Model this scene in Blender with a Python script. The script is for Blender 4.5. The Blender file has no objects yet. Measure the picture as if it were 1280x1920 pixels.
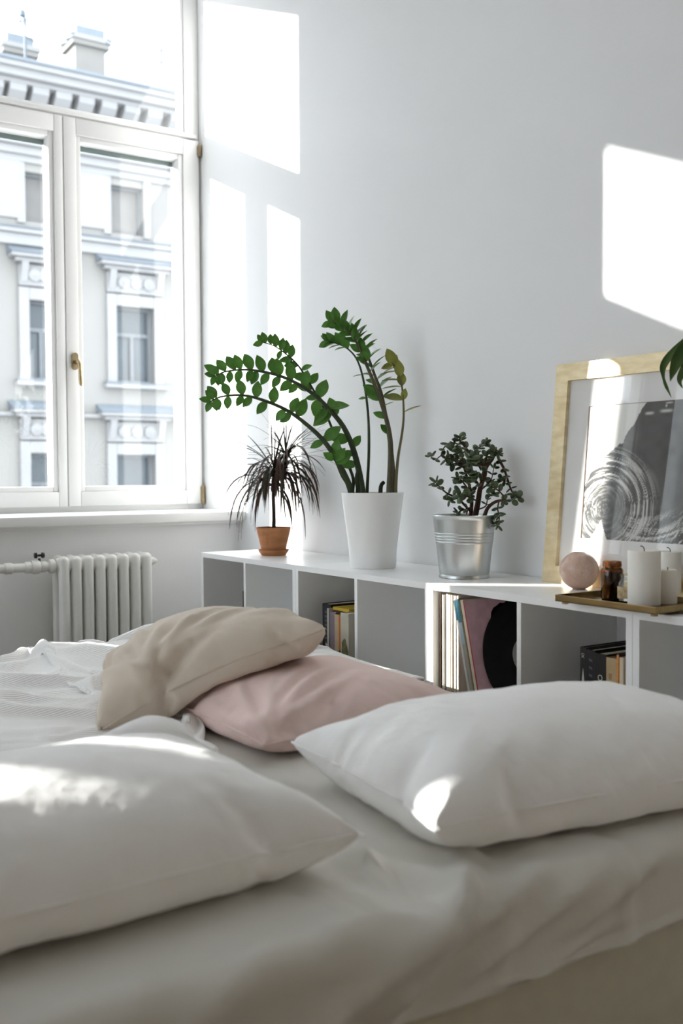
import bpy, bmesh, math, random, time
import numpy as np
from mathutils import Vector, Matrix

# ------------------------------------------------------------------ camera
S = bpy.context.scene
FPX = 1937.15
CAM = np.array([3.9375, -2.081, 0.9939])
YAW, PITCH, ROLL = math.radians(33.503), math.radians(2.068), math.radians(-0.346)
FW = np.array([-math.cos(YAW) * math.cos(PITCH), math.sin(YAW) * math.cos(PITCH), -math.sin(PITCH)])
RT = np.cross(FW, [0, 0, 1]); RT /= np.linalg.norm(RT)
UP = np.cross(RT, FW)
RT, UP = RT * math.cos(ROLL) + UP * math.sin(ROLL), UP * math.cos(ROLL) - RT * math.sin(ROLL)
cam_data = bpy.data.cameras.new('camera')
cam_data.sensor_fit = 'VERTICAL'; cam_data.sensor_height = 36.0; cam_data.sensor_width = 24.0
cam_data.lens = FPX / 1920 * 36.0
cam_data.clip_start = 0.05; cam_data.clip_end = 400
cam_data.dof.use_dof = True; cam_data.dof.focus_distance = 2.95; cam_data.dof.aperture_fstop = 3.4
cam = bpy.data.objects.new('camera', cam_data); S.collection.objects.link(cam)
cam.matrix_world = Matrix(((RT[0], UP[0], -FW[0], CAM[0]), (RT[1], UP[1], -FW[1], CAM[1]),
                           (RT[2], UP[2], -FW[2], CAM[2]), (0, 0, 0, 1)))
S.camera = cam

# ------------------------------------------------------------------ sky, sun, exposure
SUN_DIR = Vector((0.88, 1.0, -0.393)).normalized()
world = bpy.data.worlds.new('sky'); S.world = world; world.use_nodes = True
wn = world.node_tree.nodes; wn.clear()
bg = wn.new('ShaderNodeBackground'); wo = wn.new('ShaderNodeOutputWorld')
bg.inputs['Color'].default_value = (0.86, 0.92, 1.0, 1); bg.inputs['Strength'].default_value = 1.95
world.node_tree.links.new(bg.outputs[0], wo.inputs[0])
sun_data = bpy.data.lights.new('sun', 'SUN'); sun_data.energy = 8.0; sun_data.angle = math.radians(0.53)
sun_data.color = (1.0, 0.965, 0.925)
sun = bpy.data.objects.new('sun', sun_data); S.collection.objects.link(sun)
sun.rotation_euler = SUN_DIR.to_track_quat('-Z', 'Y').to_euler()
sun.location = (-6, -8, 6)
S.view_settings.view_transform = 'Standard'; S.view_settings.look = 'None'
S.view_settings.exposure = 1.42; S.view_settings.gamma = 1.0; S.view_settings.use_curve_mapping = False
S.cycles.max_bounces = 14; S.cycles.diffuse_bounces = 8; S.cycles.transparent_max_bounces = 16
S.cycles.sample_clamp_indirect = 6.0

# ------------------------------------------------------------------ helpers
C = S.collection
LOC = {}
rnd = random.Random(7)

def ray(px, py):
    return FW + RT * ((px - 640) / FPX) + UP * ((960 - py) / FPX)

def on(px, py, axis, val):
    """measured point: where the sight line of a photo pixel meets a plane of the room"""
    d = ray(px, py); t = (val - CAM[axis]) / d[axis]
    return CAM + d * t

def at(px, py, depth):
    return CAM + ray(px, py) * depth

def tag(o, label=None, cat=None, group=None, kind=None):
    if label: o['label'] = label
    if cat: o['category'] = cat
    if group: o['group'] = group
    if kind: o['kind'] = kind
    return o

def wloc(o):
    v = Vector((0, 0, 0))
    while o is not None:
        v += Vector(LOC.get(o.name, (0, 0, 0))); o = o.parent
    return v

def empty(name, loc, label=None, cat=None, group=None, kind=None, parent=None):
    o = bpy.data.objects.new(name, None); C.objects.link(o)
    o.empty_display_size = 0.05
    if parent is not None: o.parent = parent
    l = Vector([float(q) for q in loc]) - (wloc(parent) if parent is not None else Vector((0, 0, 0)))
    o.location = l; LOC[o.name] = tuple(l)
    return tag(o, label, cat, group, kind)

def place(me, name, parent, matrix):
    """a mesh object in world placement `matrix`, parented"""
    o = bpy.data.objects.new(name, me); C.objects.link(o)
    if parent is not None:
        o.parent = parent; matrix = Matrix.Translation(-wloc(parent)) @ matrix
    o.matrix_local = matrix
    LOC[o.name] = tuple(matrix.to_translation())
    return o

class MB:
    def __init__(s): s.v = []; s.f = []; s.m = []; s.mi = 0
    def add(s, vs, fs):
        b = len(s.v); s.v += [tuple(float(c) for c in p) for p in vs]
        for f in fs: s.f.append(tuple(b + i for i in f)); s.m.append(s.mi)
        return s
    def box(s, x0, x1, y0, y1, z0, z1, bev=0.0):
        x0, x1 = min(x0, x1), max(x0, x1); y0, y1 = min(y0, y1), max(y0, y1); z0, z1 = min(z0, z1), max(z0, z1)
        if not bev:
            vs = [(x, y, z) for x in (x0, x1) for y in (y0, y1) for z in (z0, z1)]
            return s.add(vs, [(0, 1, 3, 2), (4, 6, 7, 5), (0, 4, 5, 1), (2, 3, 7, 6), (0, 2, 6, 4), (1, 5, 7, 3)])
        bev = min(bev, (x1 - x0) * .45, (y1 - y0) * .45, (z1 - z0) * .45)
        bm = bmesh.new(); bmesh.ops.create_cube(bm, size=1.0)
        for v in bm.verts:
            v.co = Vector(((x0 + x1) / 2 + v.co.x * (x1 - x0), (y0 + y1) / 2 + v.co.y * (y1 - y0), (z0 + z1) / 2 + v.co.z * (z1 - z0)))
        bmesh.ops.bevel(bm, geom=bm.edges[:], offset=bev, segments=2, affect='EDGES', profile=0.5)
        s.bm(bm); return s
    def bm(s, bm):
        bm.verts.index_update()
        s.add([v.co[:] for v in bm.verts], [tuple(v.index for v in f.verts) for f in bm.faces]); bm.free()
    def prism(s, pts, axis, a, b):
        """polygon of 2-D points swept along an axis"""
        n = len(pts)
        def P(p, w):
            q = list(p); q.insert(axis, w); return q
        vs = [P(p, a) for p in pts] + [P(p, b) for p in pts]
        fs = [tuple(range(n)), tuple(range(2 * n - 1, n - 1, -1))] + [(i, i + n, (i + 1) % n + n, (i + 1) % n) for i in range(n)]
        return s.add(vs, fs)
    def lathe(s, prof, c, seg=40, axis=2):
        """profile of (radius, height) turned round a vertical axis at c"""
        vs = []; fs = []
        for r, h in prof:
            for k in range(seg):
                a = 2 * math.pi * k / seg
                p = [r * math.cos(a), r * math.sin(a), h]
                if axis == 0: p = [p[2], p[0], p[1]]
                if axis == 1: p = [p[0], p[2], p[1]]
                vs.append((c[0] + p[0], c[1] + p[1], c[2] + p[2]))
        for i in range(len(prof) - 1):
            for k in range(seg):
                a, b = i * seg + k, i * seg + (k + 1) % seg
                fs.append((a, b, b + seg, a + seg))
        if prof[0][0] > 1e-5: fs.append(tuple(range(seg - 1, -1, -1)))
        if prof[-1][0] > 1e-5: fs.append(tuple(range((len(prof) - 1) * seg, len(prof) * seg)))
        return s.add(vs, fs)
    def tube(s, pts, rad, seg=8, flat=1.0):
        pts = [Vector([float(q) for q in p]) for p in pts]; n = len(pts)
        rad = rad if isinstance(rad, (list, tuple)) else [rad] * n
        vs = []; fs = []; ref = None
        for i, p in enumerate(pts):
            t = (pts[min(i + 1, n - 1)] - pts[max(i - 1, 0)]).normalized()
            if ref is None:
                ref = t.orthogonal().normalized()
            a = (ref - t * ref.dot(t)).normalized(); b = t.cross(a); ref = a
            for k in range(seg):
                w = 2 * math.pi * k / seg
                vs.append(p + (a * math.cos(w) + b * math.sin(w) * flat) * rad[i])
        for i in range(n - 1):
            for k in range(seg):
                a, b = i * seg + k, i * seg + (k + 1) % seg
                fs.append((a, b, b + seg, a + seg))
        fs.append(tuple(range(seg - 1, -1, -1))); fs.append(tuple(range((n - 1) * seg, n * seg)))
        return s.add(vs, fs)
    def mesh(s, name, mats, smooth=False, off=Vector((0, 0, 0))):
        me = bpy.data.meshes.new(name)
        me.from_pydata([tuple(Vector(p) - off) for p in s.v], [], s.f)
        for m in (mats if isinstance(mats, (list, tuple)) else [mats]): me.materials.append(m)
        me.polygons.foreach_set('material_index', s.m)
        bm = bmesh.new(); bm.from_mesh(me); bmesh.ops.recalc_face_normals(bm, faces=bm.faces); bm.to_mesh(me); bm.free()
        if smooth:
            me.polygons.foreach_set('use_smooth', [True] * len(me.polygons))
            try: me.set_sharp_from_angle(angle=math.radians(smooth if smooth > 1 else 35))
            except Exception: pass
        me.update(); return me
    def build(s, name, mats, parent=None, smooth=False, loc=None, label=None, cat=None, group=None, kind=None):
        if loc is None:
            loc = wloc(parent) if parent is not None else Vector((0, 0, 0))
        loc = Vector([float(q) for q in loc])
        me = s.mesh(name, mats, smooth, loc)
        o = place(me, name, parent, Matrix.Translation(loc))
        return tag(o, label, cat, group, kind)

def orient(p, d, n, size=1.0):
    """matrix with local X along d, Z near n, at p"""
    d = Vector(d).normalized(); n = Vector(n); n = (n - d * n.dot(d))
    if n.length < 1e-4: n = d.orthogonal()
    n.normalize(); y = n.cross(d)
    sz = size if isinstance(size, (tuple, list)) else (size,) * 3
    return Matrix(((d.x * sz[0], y.x * sz[1], n.x * sz[2], p[0]), (d.y * sz[0], y.y * sz[1], n.y * sz[2], p[1]),
                   (d.z * sz[0], y.z * sz[1], n.z * sz[2], p[2]), (0, 0, 0, 1)))

def spline(pts, n):
    """Catmull-Rom through points, n samples"""
    P = [np.array(p, float) for p in pts]; P = [2 * P[0] - P[1]] + P + [2 * P[-1] - P[-2]]
    out = []
    for k in range(n):
        t = k / (n - 1) * (len(P) - 3); i = min(int(t), len(P) - 4); t -= i
        a, b, c, d = P[i:i + 4]
        out.append(.5 * ((2 * b) + (c - a) * t + (2 * a - 5 * b + 4 * c - d) * t * t + (3 * b - a - 3 * c + d) * t ** 3))
    return out

# ------------------------------------------------------------------ materials
MATS = {}
def mat(name, col, rough=.6, metal=0., noise=0., nscale=8., bump=0., bscale=60., spec=.5, trans=0., sheen=0., stretch=None, col2=None, sss=0., coat=0.):
    if name in MATS: return MATS[name]
    m = bpy.data.materials.new(name); m.use_nodes = True; MATS[name] = m
    nt = m.node_tree; N = nt.nodes; L = nt.links; b = N['Principled BSDF']
    b.inputs['Base Color'].default_value = (*col, 1); b.inputs['Roughness'].default_value = rough
    b.inputs['Metallic'].default_value = metal; b.inputs['Specular IOR Level'].default_value = spec
    if trans: b.inputs['Transmission Weight'].default_value = trans
    if coat: b.inputs['Coat Weight'].default_value = coat
    if sheen:
        b.inputs['Sheen Weight'].default_value = sheen; b.inputs['Sheen Roughness'].default_value = .5
    if sss:
        b.inputs['Subsurface Weight'].default_value = sss; b.inputs['Subsurface Radius'].default_value = (.02, .015, .01); b.inputs['Subsurface Scale'].default_value = .6
    tc = N.new('ShaderNodeTexCoord'); mp = N.new('ShaderNodeMapping'); L.new(tc.outputs['Object'], mp.inputs['Vector'])
    if stretch: mp.inputs['Scale'].default_value = stretch
    if noise or col2:
        n = N.new('ShaderNodeTexNoise'); n.inputs['Scale'].default_value = nscale; n.inputs['Detail'].default_value = 6
        L.new(mp.outputs[0], n.inputs['Vector'])
        cr = N.new('ShaderNodeMix'); cr.data_type = 'RGBA'
        c2 = col2 if col2 else tuple(max(0, c * (1 - noise)) for c in col)
        cr.inputs[6].default_value = (*col, 1); cr.inputs[7].default_value = (*c2, 1)
        rp = N.new('ShaderNodeMapRange'); rp.inputs[1].default_value = .35; rp.inputs[2].default_value = .65
        L.new(n.outputs['Fac'], rp.inputs[0]); L.new(rp.outputs[0], cr.inputs[0]); L.new(cr.outputs[2], b.inputs['Base Color'])
    if bump:
        n2 = N.new('ShaderNodeTexNoise'); n2.inputs['Scale'].default_value = bscale; n2.inputs['Detail'].default_value = 4
        L.new(mp.outputs[0], n2.inputs['Vector'])
        bp = N.new('ShaderNodeBump'); bp.inputs['Strength'].default_value = bump; bp.inputs['Distance'].default_value = .01
        L.new(n2.outputs['Fac'], bp.inputs['Height']); L.new(bp.outputs[0], b.inputs['Normal'])
    return m

M_WALL = mat('wall_paint', (.85, .85, .85), .75, noise=.02, nscale=2, bump=.04, bscale=90, spec=.3)
M_CEIL = mat('ceiling_paint', (.88, .88, .87), .8, noise=.02, bump=.03)
M_BACK = mat('warm_wall_paint', (.15, .115, .075), .8, noise=.04, bump=.04)
M_FLOOR = mat('oak_floor', (.10, .062, .034), .45, noise=.35, nscale=3, stretch=(1, 9, 1), bump=.05)
M_WOOD_W = mat('white_lacquer_wood', (.84, .84, .83), .35, noise=.03, nscale=4, bump=.02, bscale=40)
M_PVC = mat('white_window_paint', (.80, .80, .795), .35, noise=.02, bump=.02, bscale=50)
M_SHELF = mat('white_shelf_lacquer', (.90, .90, .895), .3, noise=.02, nscale=3, bump=.01)
M_BRASS = mat('aged_brass', (.46, .36, .22), .4, 1., noise=.3, nscale=40, bump=.03)
M_GOLD = mat('gilded_frame', (.84, .72, .48), .4, .6, col2=(.68, .54, .31), nscale=14, stretch=(1, 1, 3), bump=.06, bscale=120)
M_RAD = mat('radiator_enamel', (.80, .795, .765), .4, noise=.04, nscale=20, bump=.03)
M_BLACK = mat('black_plastic', (.015, .02, .018), .4, noise=.2, bump=.02)
M_TERRA = mat('terracotta', (.50, .21, .085), .8, noise=.28, nscale=12, stretch=(1, 1, 4), bump=.12, bscale=80)
M_POTW = mat('white_glazed_pot', (.90, .90, .885), .28, noise=.02, nscale=3, bump=.01, coat=.2)
M_ZINC = mat('galvanised_zinc', (.66, .69, .69), .33, 1., noise=.18, nscale=9, stretch=(1, 1, .35), bump=.05, bscale=70)
M_SOIL = mat('potting_soil', (.035, .024, .017), .95, noise=.5, nscale=60, bump=.8, bscale=150)
M_CANDLE = mat('ivory_wax', (.83, .80, .74), .45, noise=.03, nscale=10, bump=.03, sss=.25)
M_WICK = mat('burnt_wick', (.05, .045, .04), .9, noise=.3, bump=.3)
M_STONE = mat('veined_stone', (.70, .50, .40), .3, col2=(.58, .38, .29), nscale=26, bump=.03)
M_MAT = mat('passepartout_card', (.80, .79, .77), .8, noise=.02, bump=.03)
M_PAPER = mat('page_paper', (.72, .64, .50), .85, noise=.12, nscale=120, stretch=(40, 1, 1), bump=.2, bscale=120)

def glass_mat(name, tint=(1, 1, 1), boost=1.0, rough=0.0):
    m = bpy.data.materials.new(name); m.use_nodes = True; nt = m.node_tree; N = nt.nodes; L = nt.links
    N.remove(N['Principled BSDF']); out = N['Material Output']
    t = N.new('ShaderNodeBsdfTransparent'); t.inputs[0].default_value = (*tint, 1)
    g = N.new('ShaderNodeBsdfGlossy'); g.inputs['Roughness'].default_value = rough
    # Schlick reflectance from the angle of view, the same on both faces of the thin pane
    lw = N.new('ShaderNodeLayerWeight'); lw.inputs['Blend'].default_value = .5
    pw = N.new('ShaderNodeMath'); pw.operation = 'POWER'; pw.inputs[1].default_value = 5
    mu = N.new('ShaderNodeMath'); mu.operation = 'MULTIPLY_ADD'; mu.use_clamp = True; mu.inputs[1].default_value = .96 * boost; mu.inputs[2].default_value = .04 * boost
    mx = N.new('ShaderNodeMixShader')
    L.new(lw.outputs['Facing'], pw.inputs[0]); L.new(pw.outputs[0], mu.inputs[0])
    L.new(mu.outputs[0], mx.inputs[0]); L.new(t.outputs[0], mx.inputs[1]); L.new(g.outputs[0], mx.inputs[2])
    L.new(mx.outputs[0], out.inputs['Surface'])
    return m
M_PANE = glass_mat('window_glass', (.97, .985, .985), 1.0)
M_PICGLASS = glass_mat('picture_glass', (1, 1, 1), 1.0)

def cloth_mat(name, col, weave=900., bump=.12, noise=.04, rib=None, sheen=.15):
    m = mat(name, col, .9, noise=noise, nscale=5, sheen=sheen, spec=.2)
    nt = m.node_tree; N = nt.nodes; L = nt.links; b = N['Principled BSDF']
    tc = N.new('ShaderNodeTexCoord')
    n1 = N.new('ShaderNodeTexNoise'); n1.inputs['Scale'].default_value = weave * .25; L.new(tc.outputs['Object'], n1.inputs['Vector'])
    n2 = N.new('ShaderNodeTexNoise'); n2.inputs['Scale'].default_value = 22; n2.inputs['Detail'].default_value = 5; L.new(tc.outputs['Object'], n2.inputs['Vector'])
    ad = N.new('ShaderNodeMath'); ad.operation = 'MULTIPLY_ADD'; ad.inputs[1].default_value = .25
    L.new(n1.outputs['Fac'], ad.inputs[0]); L.new(n2.outputs['Fac'], ad.inputs[2]); h = ad.outputs[0]
    if rib:
        uv = N.new('ShaderNodeUVMap'); w = N.new('ShaderNodeTexWave'); w.wave_type = 'BANDS'; w.bands_direction = rib[1]
        w.inputs['Scale'].default_value = rib[0]; L.new(uv.outputs[0], w.inputs['Vector'])
        a2 = N.new('ShaderNodeMath'); a2.operation = 'MULTIPLY_ADD'; a2.inputs[1].default_value = rib[2]
        L.new(w.outputs['Fac'], a2.inputs[0]); L.new(h, a2.inputs[2]); h = a2.outputs[0]
    bp = N.new('ShaderNodeBump'); bp.inputs['Strength'].default_value = bump; bp.inputs['Distance'].default_value = .012
    L.new(h, bp.inputs['Height']); L.new(bp.outputs[0], b.inputs['Normal'])
    return m
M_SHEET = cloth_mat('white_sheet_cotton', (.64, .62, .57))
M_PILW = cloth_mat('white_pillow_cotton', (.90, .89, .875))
M_BEIGE = cloth_mat('beige_linen', (.62, .535, .445))
M_PINK = cloth_mat('dusty_pink_linen', (.78, .60, .555))
M_DUVET = cloth_mat('white_ribbed_muslin', (.89, .88, .865), rib=(48, 'X', 1.0), bump=.3)
M_BASE = mat('grey_green_upholstery', (.52, .49, .385), .9, noise=.06, nscale=30, bump=.15, bscale=300)

# ------------------------------------------------------------------ the room
WX = -0.3435          # inner face of the window joinery
SILL_Z = 0.843        # window board, upper side
EXT = -0.60           # outside face of the window wall
RX1, RY0, RZ1 = 5.6, -6.1, 3.55
def struct(name, mb, m, parent=None, **k):
    return mb.build(name, m, parent, kind=None if parent else 'structure', **k)

struct('floor', MB().box(EXT, RX1 + .15, RY0 - .15, .15, -.1, 0), M_FLOOR, label='oak plank floor of the bedroom')
struct('ceiling', MB().box(EXT, RX1 + .15, RY0 - .15, .15, RZ1, RZ1 + .15), M_CEIL, label='plain white ceiling')
struct('wall_right', MB().box(EXT, RX1 + .15, 0, .15, 0, RZ1), M_WALL, label='white painted wall behind the low shelves')
struct('wall_back', MB().box(RX1, RX1 + .15, RY0, 0, 0, RZ1), M_BACK, label='warm painted wall facing the windows')
FILL_WINS = [(.1, 1.55), (1.8, 2.95)]        # unseen side-wall windows added for fill daylight, X from, X to
mb = MB(); xs_ = EXT
for (a, b) in FILL_WINS:
    mb.box(xs_, a, RY0 - .3, RY0, 0, RZ1); mb.box(a, b, RY0 - .3, RY0, 0, .8); mb.box(a, b, RY0 - .3, RY0, 3.25, RZ1); xs_ = b
mb.box(xs_, RX1 + .15, RY0 - .3, RY0, 0, RZ1)
struct('wall_left', mb, M_WALL, label='white side wall with two tall windows added for fill light')
WINS = [(-1.262, 0.0, 3.238), (-3.50, -2.335, 3.02), (-5.662, -4.40, 3.02)]     # left edge, right edge, lintel
mb = MB(); ys = RY0
OP_Z0 = SILL_Z - .04
for (a, b, lz) in sorted(WINS):
    mb.box(EXT, 0, ys, a, 0, RZ1); mb.box(EXT, 0, a, b, 0, OP_Z0); mb.box(EXT, 0, a, b, lz, RZ1); ys = b
if ys < -1e-4: mb.box(EXT, 0, ys, 0, 0, RZ1)
struct('wall_window', mb, M_WALL, label='white wall with tall windows and the radiator')

def window(idx, a, b, lz, lights, detail=True):
    """a..b opening in Y; lights: list of (y_left, y_right) glass openings of the lower sashes, right one first"""
    w = empty('window_%d' % idx, (WX, (a + b) / 2, SILL_Z), kind='structure')
    x0, x1 = WX - .095, WX
    zt0, zt1 = 2.487, 2.530          # transom lip
    zb = .866
    # fixed frame
    fr = MB()
    fr.box(x0, x1 - .012, b - .07, b, SILL_Z, lz, .004); fr.box(x0, x1 - .012, a, a + .07, SILL_Z, lz, .004)
    fr.box(x0, x1 - .012, a + .07, b - .07, SILL_Z, zb + .02, .003); fr.box(x0, x1 - .012, a + .07, b - .07, lz - .06, lz, .003)
    fr.build('frame', M_PVC, w, smooth=True)
    tr = MB(); tr.box(x0, x1 - .004, a + .07, b - .07, zt0, zt1, .004); tr.box(x1 - .01, x1 + .012, a + .02, b - .02, zt1 - .026, zt1 - .006, .005)
    tr.build('transom', M_PVC, w, smooth=True)
    g = MB().box(WX - .052, WX - .046, a + .07, b - .07, zt1, lz - .06); g.build('transom_pane', M_PANE, w)
    bd = MB()
    for (ya, yb, za, zc) in ((a + .07, a + .085, zt1, lz - .06), (b - .085, b - .07, zt1, lz - .06), (a + .085, b - .085, zt1, zt1 + .012)):
        bd.box(WX - .046, WX - .02, ya, yb, za, zc, .003)
    bd.build('glazing_bead', M_PVC, w, smooth=True)
    # opening sashes
    for k, (s0, g0, g1, s1) in enumerate(lights):
        sh = empty('sash', (WX, (s0 + s1) / 2, zb), parent=w)
        gz0, gz1, st = .951, 2.404, .022
        m = MB()
        m.box(x0 + .012, x1 + .012, s0, g0 - st, zb, zt0 + .008, .004); m.box(x0 + .012, x1 + .012, g1 + st, s1, zb, zt0 + .008, .004)
        m.box(x0 + .012, x1 + .012, g0 - st, g1 + st, zb, gz0 - st, .004); m.box(x0 + .012, x1 + .012, g0 - st, g1 + st, gz1 + st, zt0 + .008, .004)
        m.build('sash_frame', M_PVC, sh, smooth=True)
        m = MB()   # stepped bead round the glass
        xi = x1 + .002
        m.box(x0 + .02, xi, g0 - st, g0, gz0 - st, gz1 + st, .003); m.box(x0 + .02, xi, g1, g1 + st, gz0 - st, gz1 + st, .003)
        m.box(x0 + .02, xi, g0, g1, gz0 - st, gz0, .003); m.box(x0 + .02, xi, g0, g1, gz1, gz1 + st, .003)
        m.build('glazing_bead', M_PVC, sh, smooth=True)
        m = MB()   # dark rubber seal at the head of the pane
        m.box(WX - .066, WX - .06, g0, g1, gz1 - .02, gz1); m.build('seal', mat('dark_seal', (.16, .2, .19), .6, noise=.1), sh)
        MB().box(WX - .058, WX - .052, g0, g1, gz0, gz1).build('pane', M_PANE, sh)
    return w
w1 = window(1, *WINS[0], [(-.6325, -.557, -.111, -.012), (-1.25, -1.18, -.695, -.6365)])
tag(w1, 'tall white casement window above the radiator')
for i_ in (1, 2):
    b_ = WINS[i_][1]; window(i_ + 1, *WINS[i_], [(b_ - .6325, b_ - .557, b_ - .111, b_ - .012), (WINS[i_][0] + .012, WINS[i_][0] + .08, b_ - (.89 if i_ == 1 else .695), b_ - .6365)])
for i_, (a_, b_) in enumerate(FILL_WINS):
    w_ = empty('window_%d' % (i_ + 4), ((a_ + b_) / 2, RY0 - .2, .8), kind='structure'); ya_, yb_ = RY0 - .26, RY0 - .18; c_ = (a_ + b_) / 2  # extra window out of view, added to let in more skylight
    m = MB()
    for (xa, xb, za, zb_) in ((a_, a_ + .08, .8, 3.25), (b_ - .08, b_, .8, 3.25), (a_ + .08, b_ - .08, .8, .88), (a_ + .08, b_ - .08, 3.17, 3.25), (a_ + .08, b_ - .08, 2.44, 2.54), (c_ - .06, c_ + .06, .88, 2.44)): m.box(xa, xb, ya_, yb_, za, zb_, .004)
    m.build('frame', M_PVC, w_)
    for (xa, xb, za, zb_) in ((a_ + .08, c_ - .06, .88, 2.44), (c_ + .06, b_ - .08, .88, 2.44), (a_ + .08, b_ - .08, 2.54, 3.17)): MB().box(xa, xb, RY0 - .225, RY0 - .219, za, zb_).build('pane', M_PANE, w_)
# handle and hinges of the first window
h = empty('handle', (WX + .012, -.597, 1.45), parent=w1); tag(h, 'small aged brass lever handle')
hz = 1.478
m = MB()
for k in range(2):
    pass
prof = [(math.cos(t) * .014, math.sin(t) * .014 + (.022 if math.sin(t) > 0 else -.022)) for t in [i * math.pi / 12 for i in range(24)]]
m.prism([(-.6 + p[0], hz + p[1]) for p in prof], 0, WX + .012, WX + .022)
m.build('escutcheon', M_BRASS, h, smooth=30)
m = MB(); m.tube([(WX + .02, -.597, hz - .004), (WX + .05, -.597, hz - .004)], .009, 12)
pts = spline([(WX + .05, -.597, hz - .003), (WX + .06, -.594, hz - .02), (WX + .058, -.592, hz - .06), (WX + .064, -.591, hz - .105)], 14)
m.tube(pts, [.009, .009, .0085, .008, .0078, .0076, .0075, .0075, .0078, .008, .0083, .0085, .0085, .006], 10)
m.build('lever', M_BRASS, h, smooth=40)
for z0, z1 in ((2.425, 2.478), (.868, .95)):
    m = MB(); m.tube([(WX + .018, -.012, z0), (WX + .018, -.012, z1)], .0075, 12); m.box(WX - .004, WX + .016, -.022, -.002, z0 + .006, z1 - .006, .003)
    if z1 < 1: m.lathe([(.001, -.012), (.007, -.008), (.009, 0), (.009, .006), (.006, .012)], (WX + .018, -.012, z0 + .004), 12)
    m.build('hinge', M_BRASS, w1, smooth=40, label='aged brass hinge')
# window board
for i, (a, b, lz) in enumerate(WINS):
    m = MB(); m.box(WX - .02, 0, a, b, SILL_Z - .04, SILL_Z, 0)
    m.box(-.012, .06, a - (.05 if a > -6 else 0), b + (.05 if i else 0), SILL_Z - .04, SILL_Z, .006)
    m.box(-.004, .03, a - .03, b + (.03 if i else 0), SILL_Z - .052, SILL_Z - .04, .003)
    o = m.build('trim_%d' % (i + 1), M_WOOD_W, None, smooth=True, kind='structure', label='white window board' if i else 'white window board under the casement window')
    o2 = MB().box(EXT - .05, WX - .09, a, b, SILL_Z - .06, SILL_Z - .02).build('outer_ledge', M_PVC, o)
# ------------------------------------------------------------------ building across the street
FX = -22.0
def F(px, py, x=FX):
    p = on(px, py, 0, x); return p[1], p[2]
M_FAC = mat('pale_facade_render', (.25, .238, .22), .85, noise=.04, nscale=.6, bump=.05)
M_FACW = mat('white_stucco_trim', (.29, .285, .28), .85, noise=.04, nscale=2, bump=.05)
M_TIN = mat('blue_grey_tin', (.17, .195, .22), .6, .0, noise=.1, nscale=2, bump=.02)
M_CHIM = mat('chimney_render', (.23, .218, .20), .9, noise=.05, nscale=2, bump=.1)
M_DARKW = mat('far_window_glass', (.07, .085, .095), .12, noise=.2, nscale=.7, bump=.01)
M_WARMW = mat('far_window_blind', (.18, .17, .16), .6, noise=.15, nscale=1.5, bump=.02)
M_FRW = mat('far_window_frame', (.16, .17, .18), .6, noise=.1, bump=.02)
zc = 8.0
y0, _ = F(-420, 500); y1 = F(330, 500)[0] + 3 * (F(252, 600)[0] - F(81, 600)[0])
zbot = -9.0
ztop = F(0, 150)[1]
bld = empty('apartment_building', (FX, (y0 + y1) / 2, zbot), 'pale stucco apartment building across the street', 'building')
LV = {}
# window rectangles, (px left, px right, py top, py bottom, kind)
WINR = [(54, 108, 565, 712, 'hood'), (217, 287, 577, 718, 'hood'), (57, 112, 850, 1010, 'hood'), (218, 290, 853, 1020, 'hood'),
        (-118, -62, 552, 706, 'hood'), (-118, -62, 846, 1010, 'hood'), (46, 100, 325, 418, 'attic'), (207, 268, 350, 440, 'attic'), (-118, -66, 300, 400, 'attic')]
rects = []
for (a, b, t, bt, kd) in WINR:
    ya, za = F(a, (t + bt) / 2); yb, _ = F(b, (t + bt) / 2); zt = F((a + b) / 2, t)[1]; zb_ = F((a + b) / 2, bt)[1]
    rects.append((ya, yb, zb_, zt, kd))
pitch_ = F(252, 600)[0] - F(81, 600)[0]
right_col = [r for r in rects if r[0] > F(160, 600)[0]]
for k in (1, 2, 3): rects += [(a + k * pitch_, b + k * pitch_, c, d, e) for (a, b, c, d, e) in right_col]
def fac_strip(ylo, yhi, holes):
    holes = sorted(holes, key=lambda r: r[2]); z = zbot
    for (ya, yb, za, zt, kd) in holes:
        wall.box(FX - .5, FX, ylo, yhi, z, za); wall.box(FX - .5, FX, ylo, ya, za, zt); wall.box(FX - .5, FX, yb, yhi, za, zt); z = zt
    wall.box(FX - .5, FX, ylo, yhi, z, ztop)
wall = MB()
edges = [y0, F(0, 600)[0]] + [F(160, 600)[0] + k * pitch_ for k in range(4)] + [y1]
groups = [[r for r in rects if a < r[0] < b] for a, b in zip(edges[:-1], edges[1:])]
for g, a, b in zip(groups, edges[:-1], edges[1:]): fac_strip(a, b, g)
wall.build('facade_wall', M_FAC, bld)
MB().box(FX - 9, FX - .5, y0, y1, zbot, ztop + .3).build('house_body', M_FAC, bld)
MB().box(FX - 9, FX, y0 - 34, y0 - .02, zbot, 8.6).build('sky_block_wing', M_FAC, bld)  # unseen lower wing, added to block low sky yet clear the sun
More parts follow.
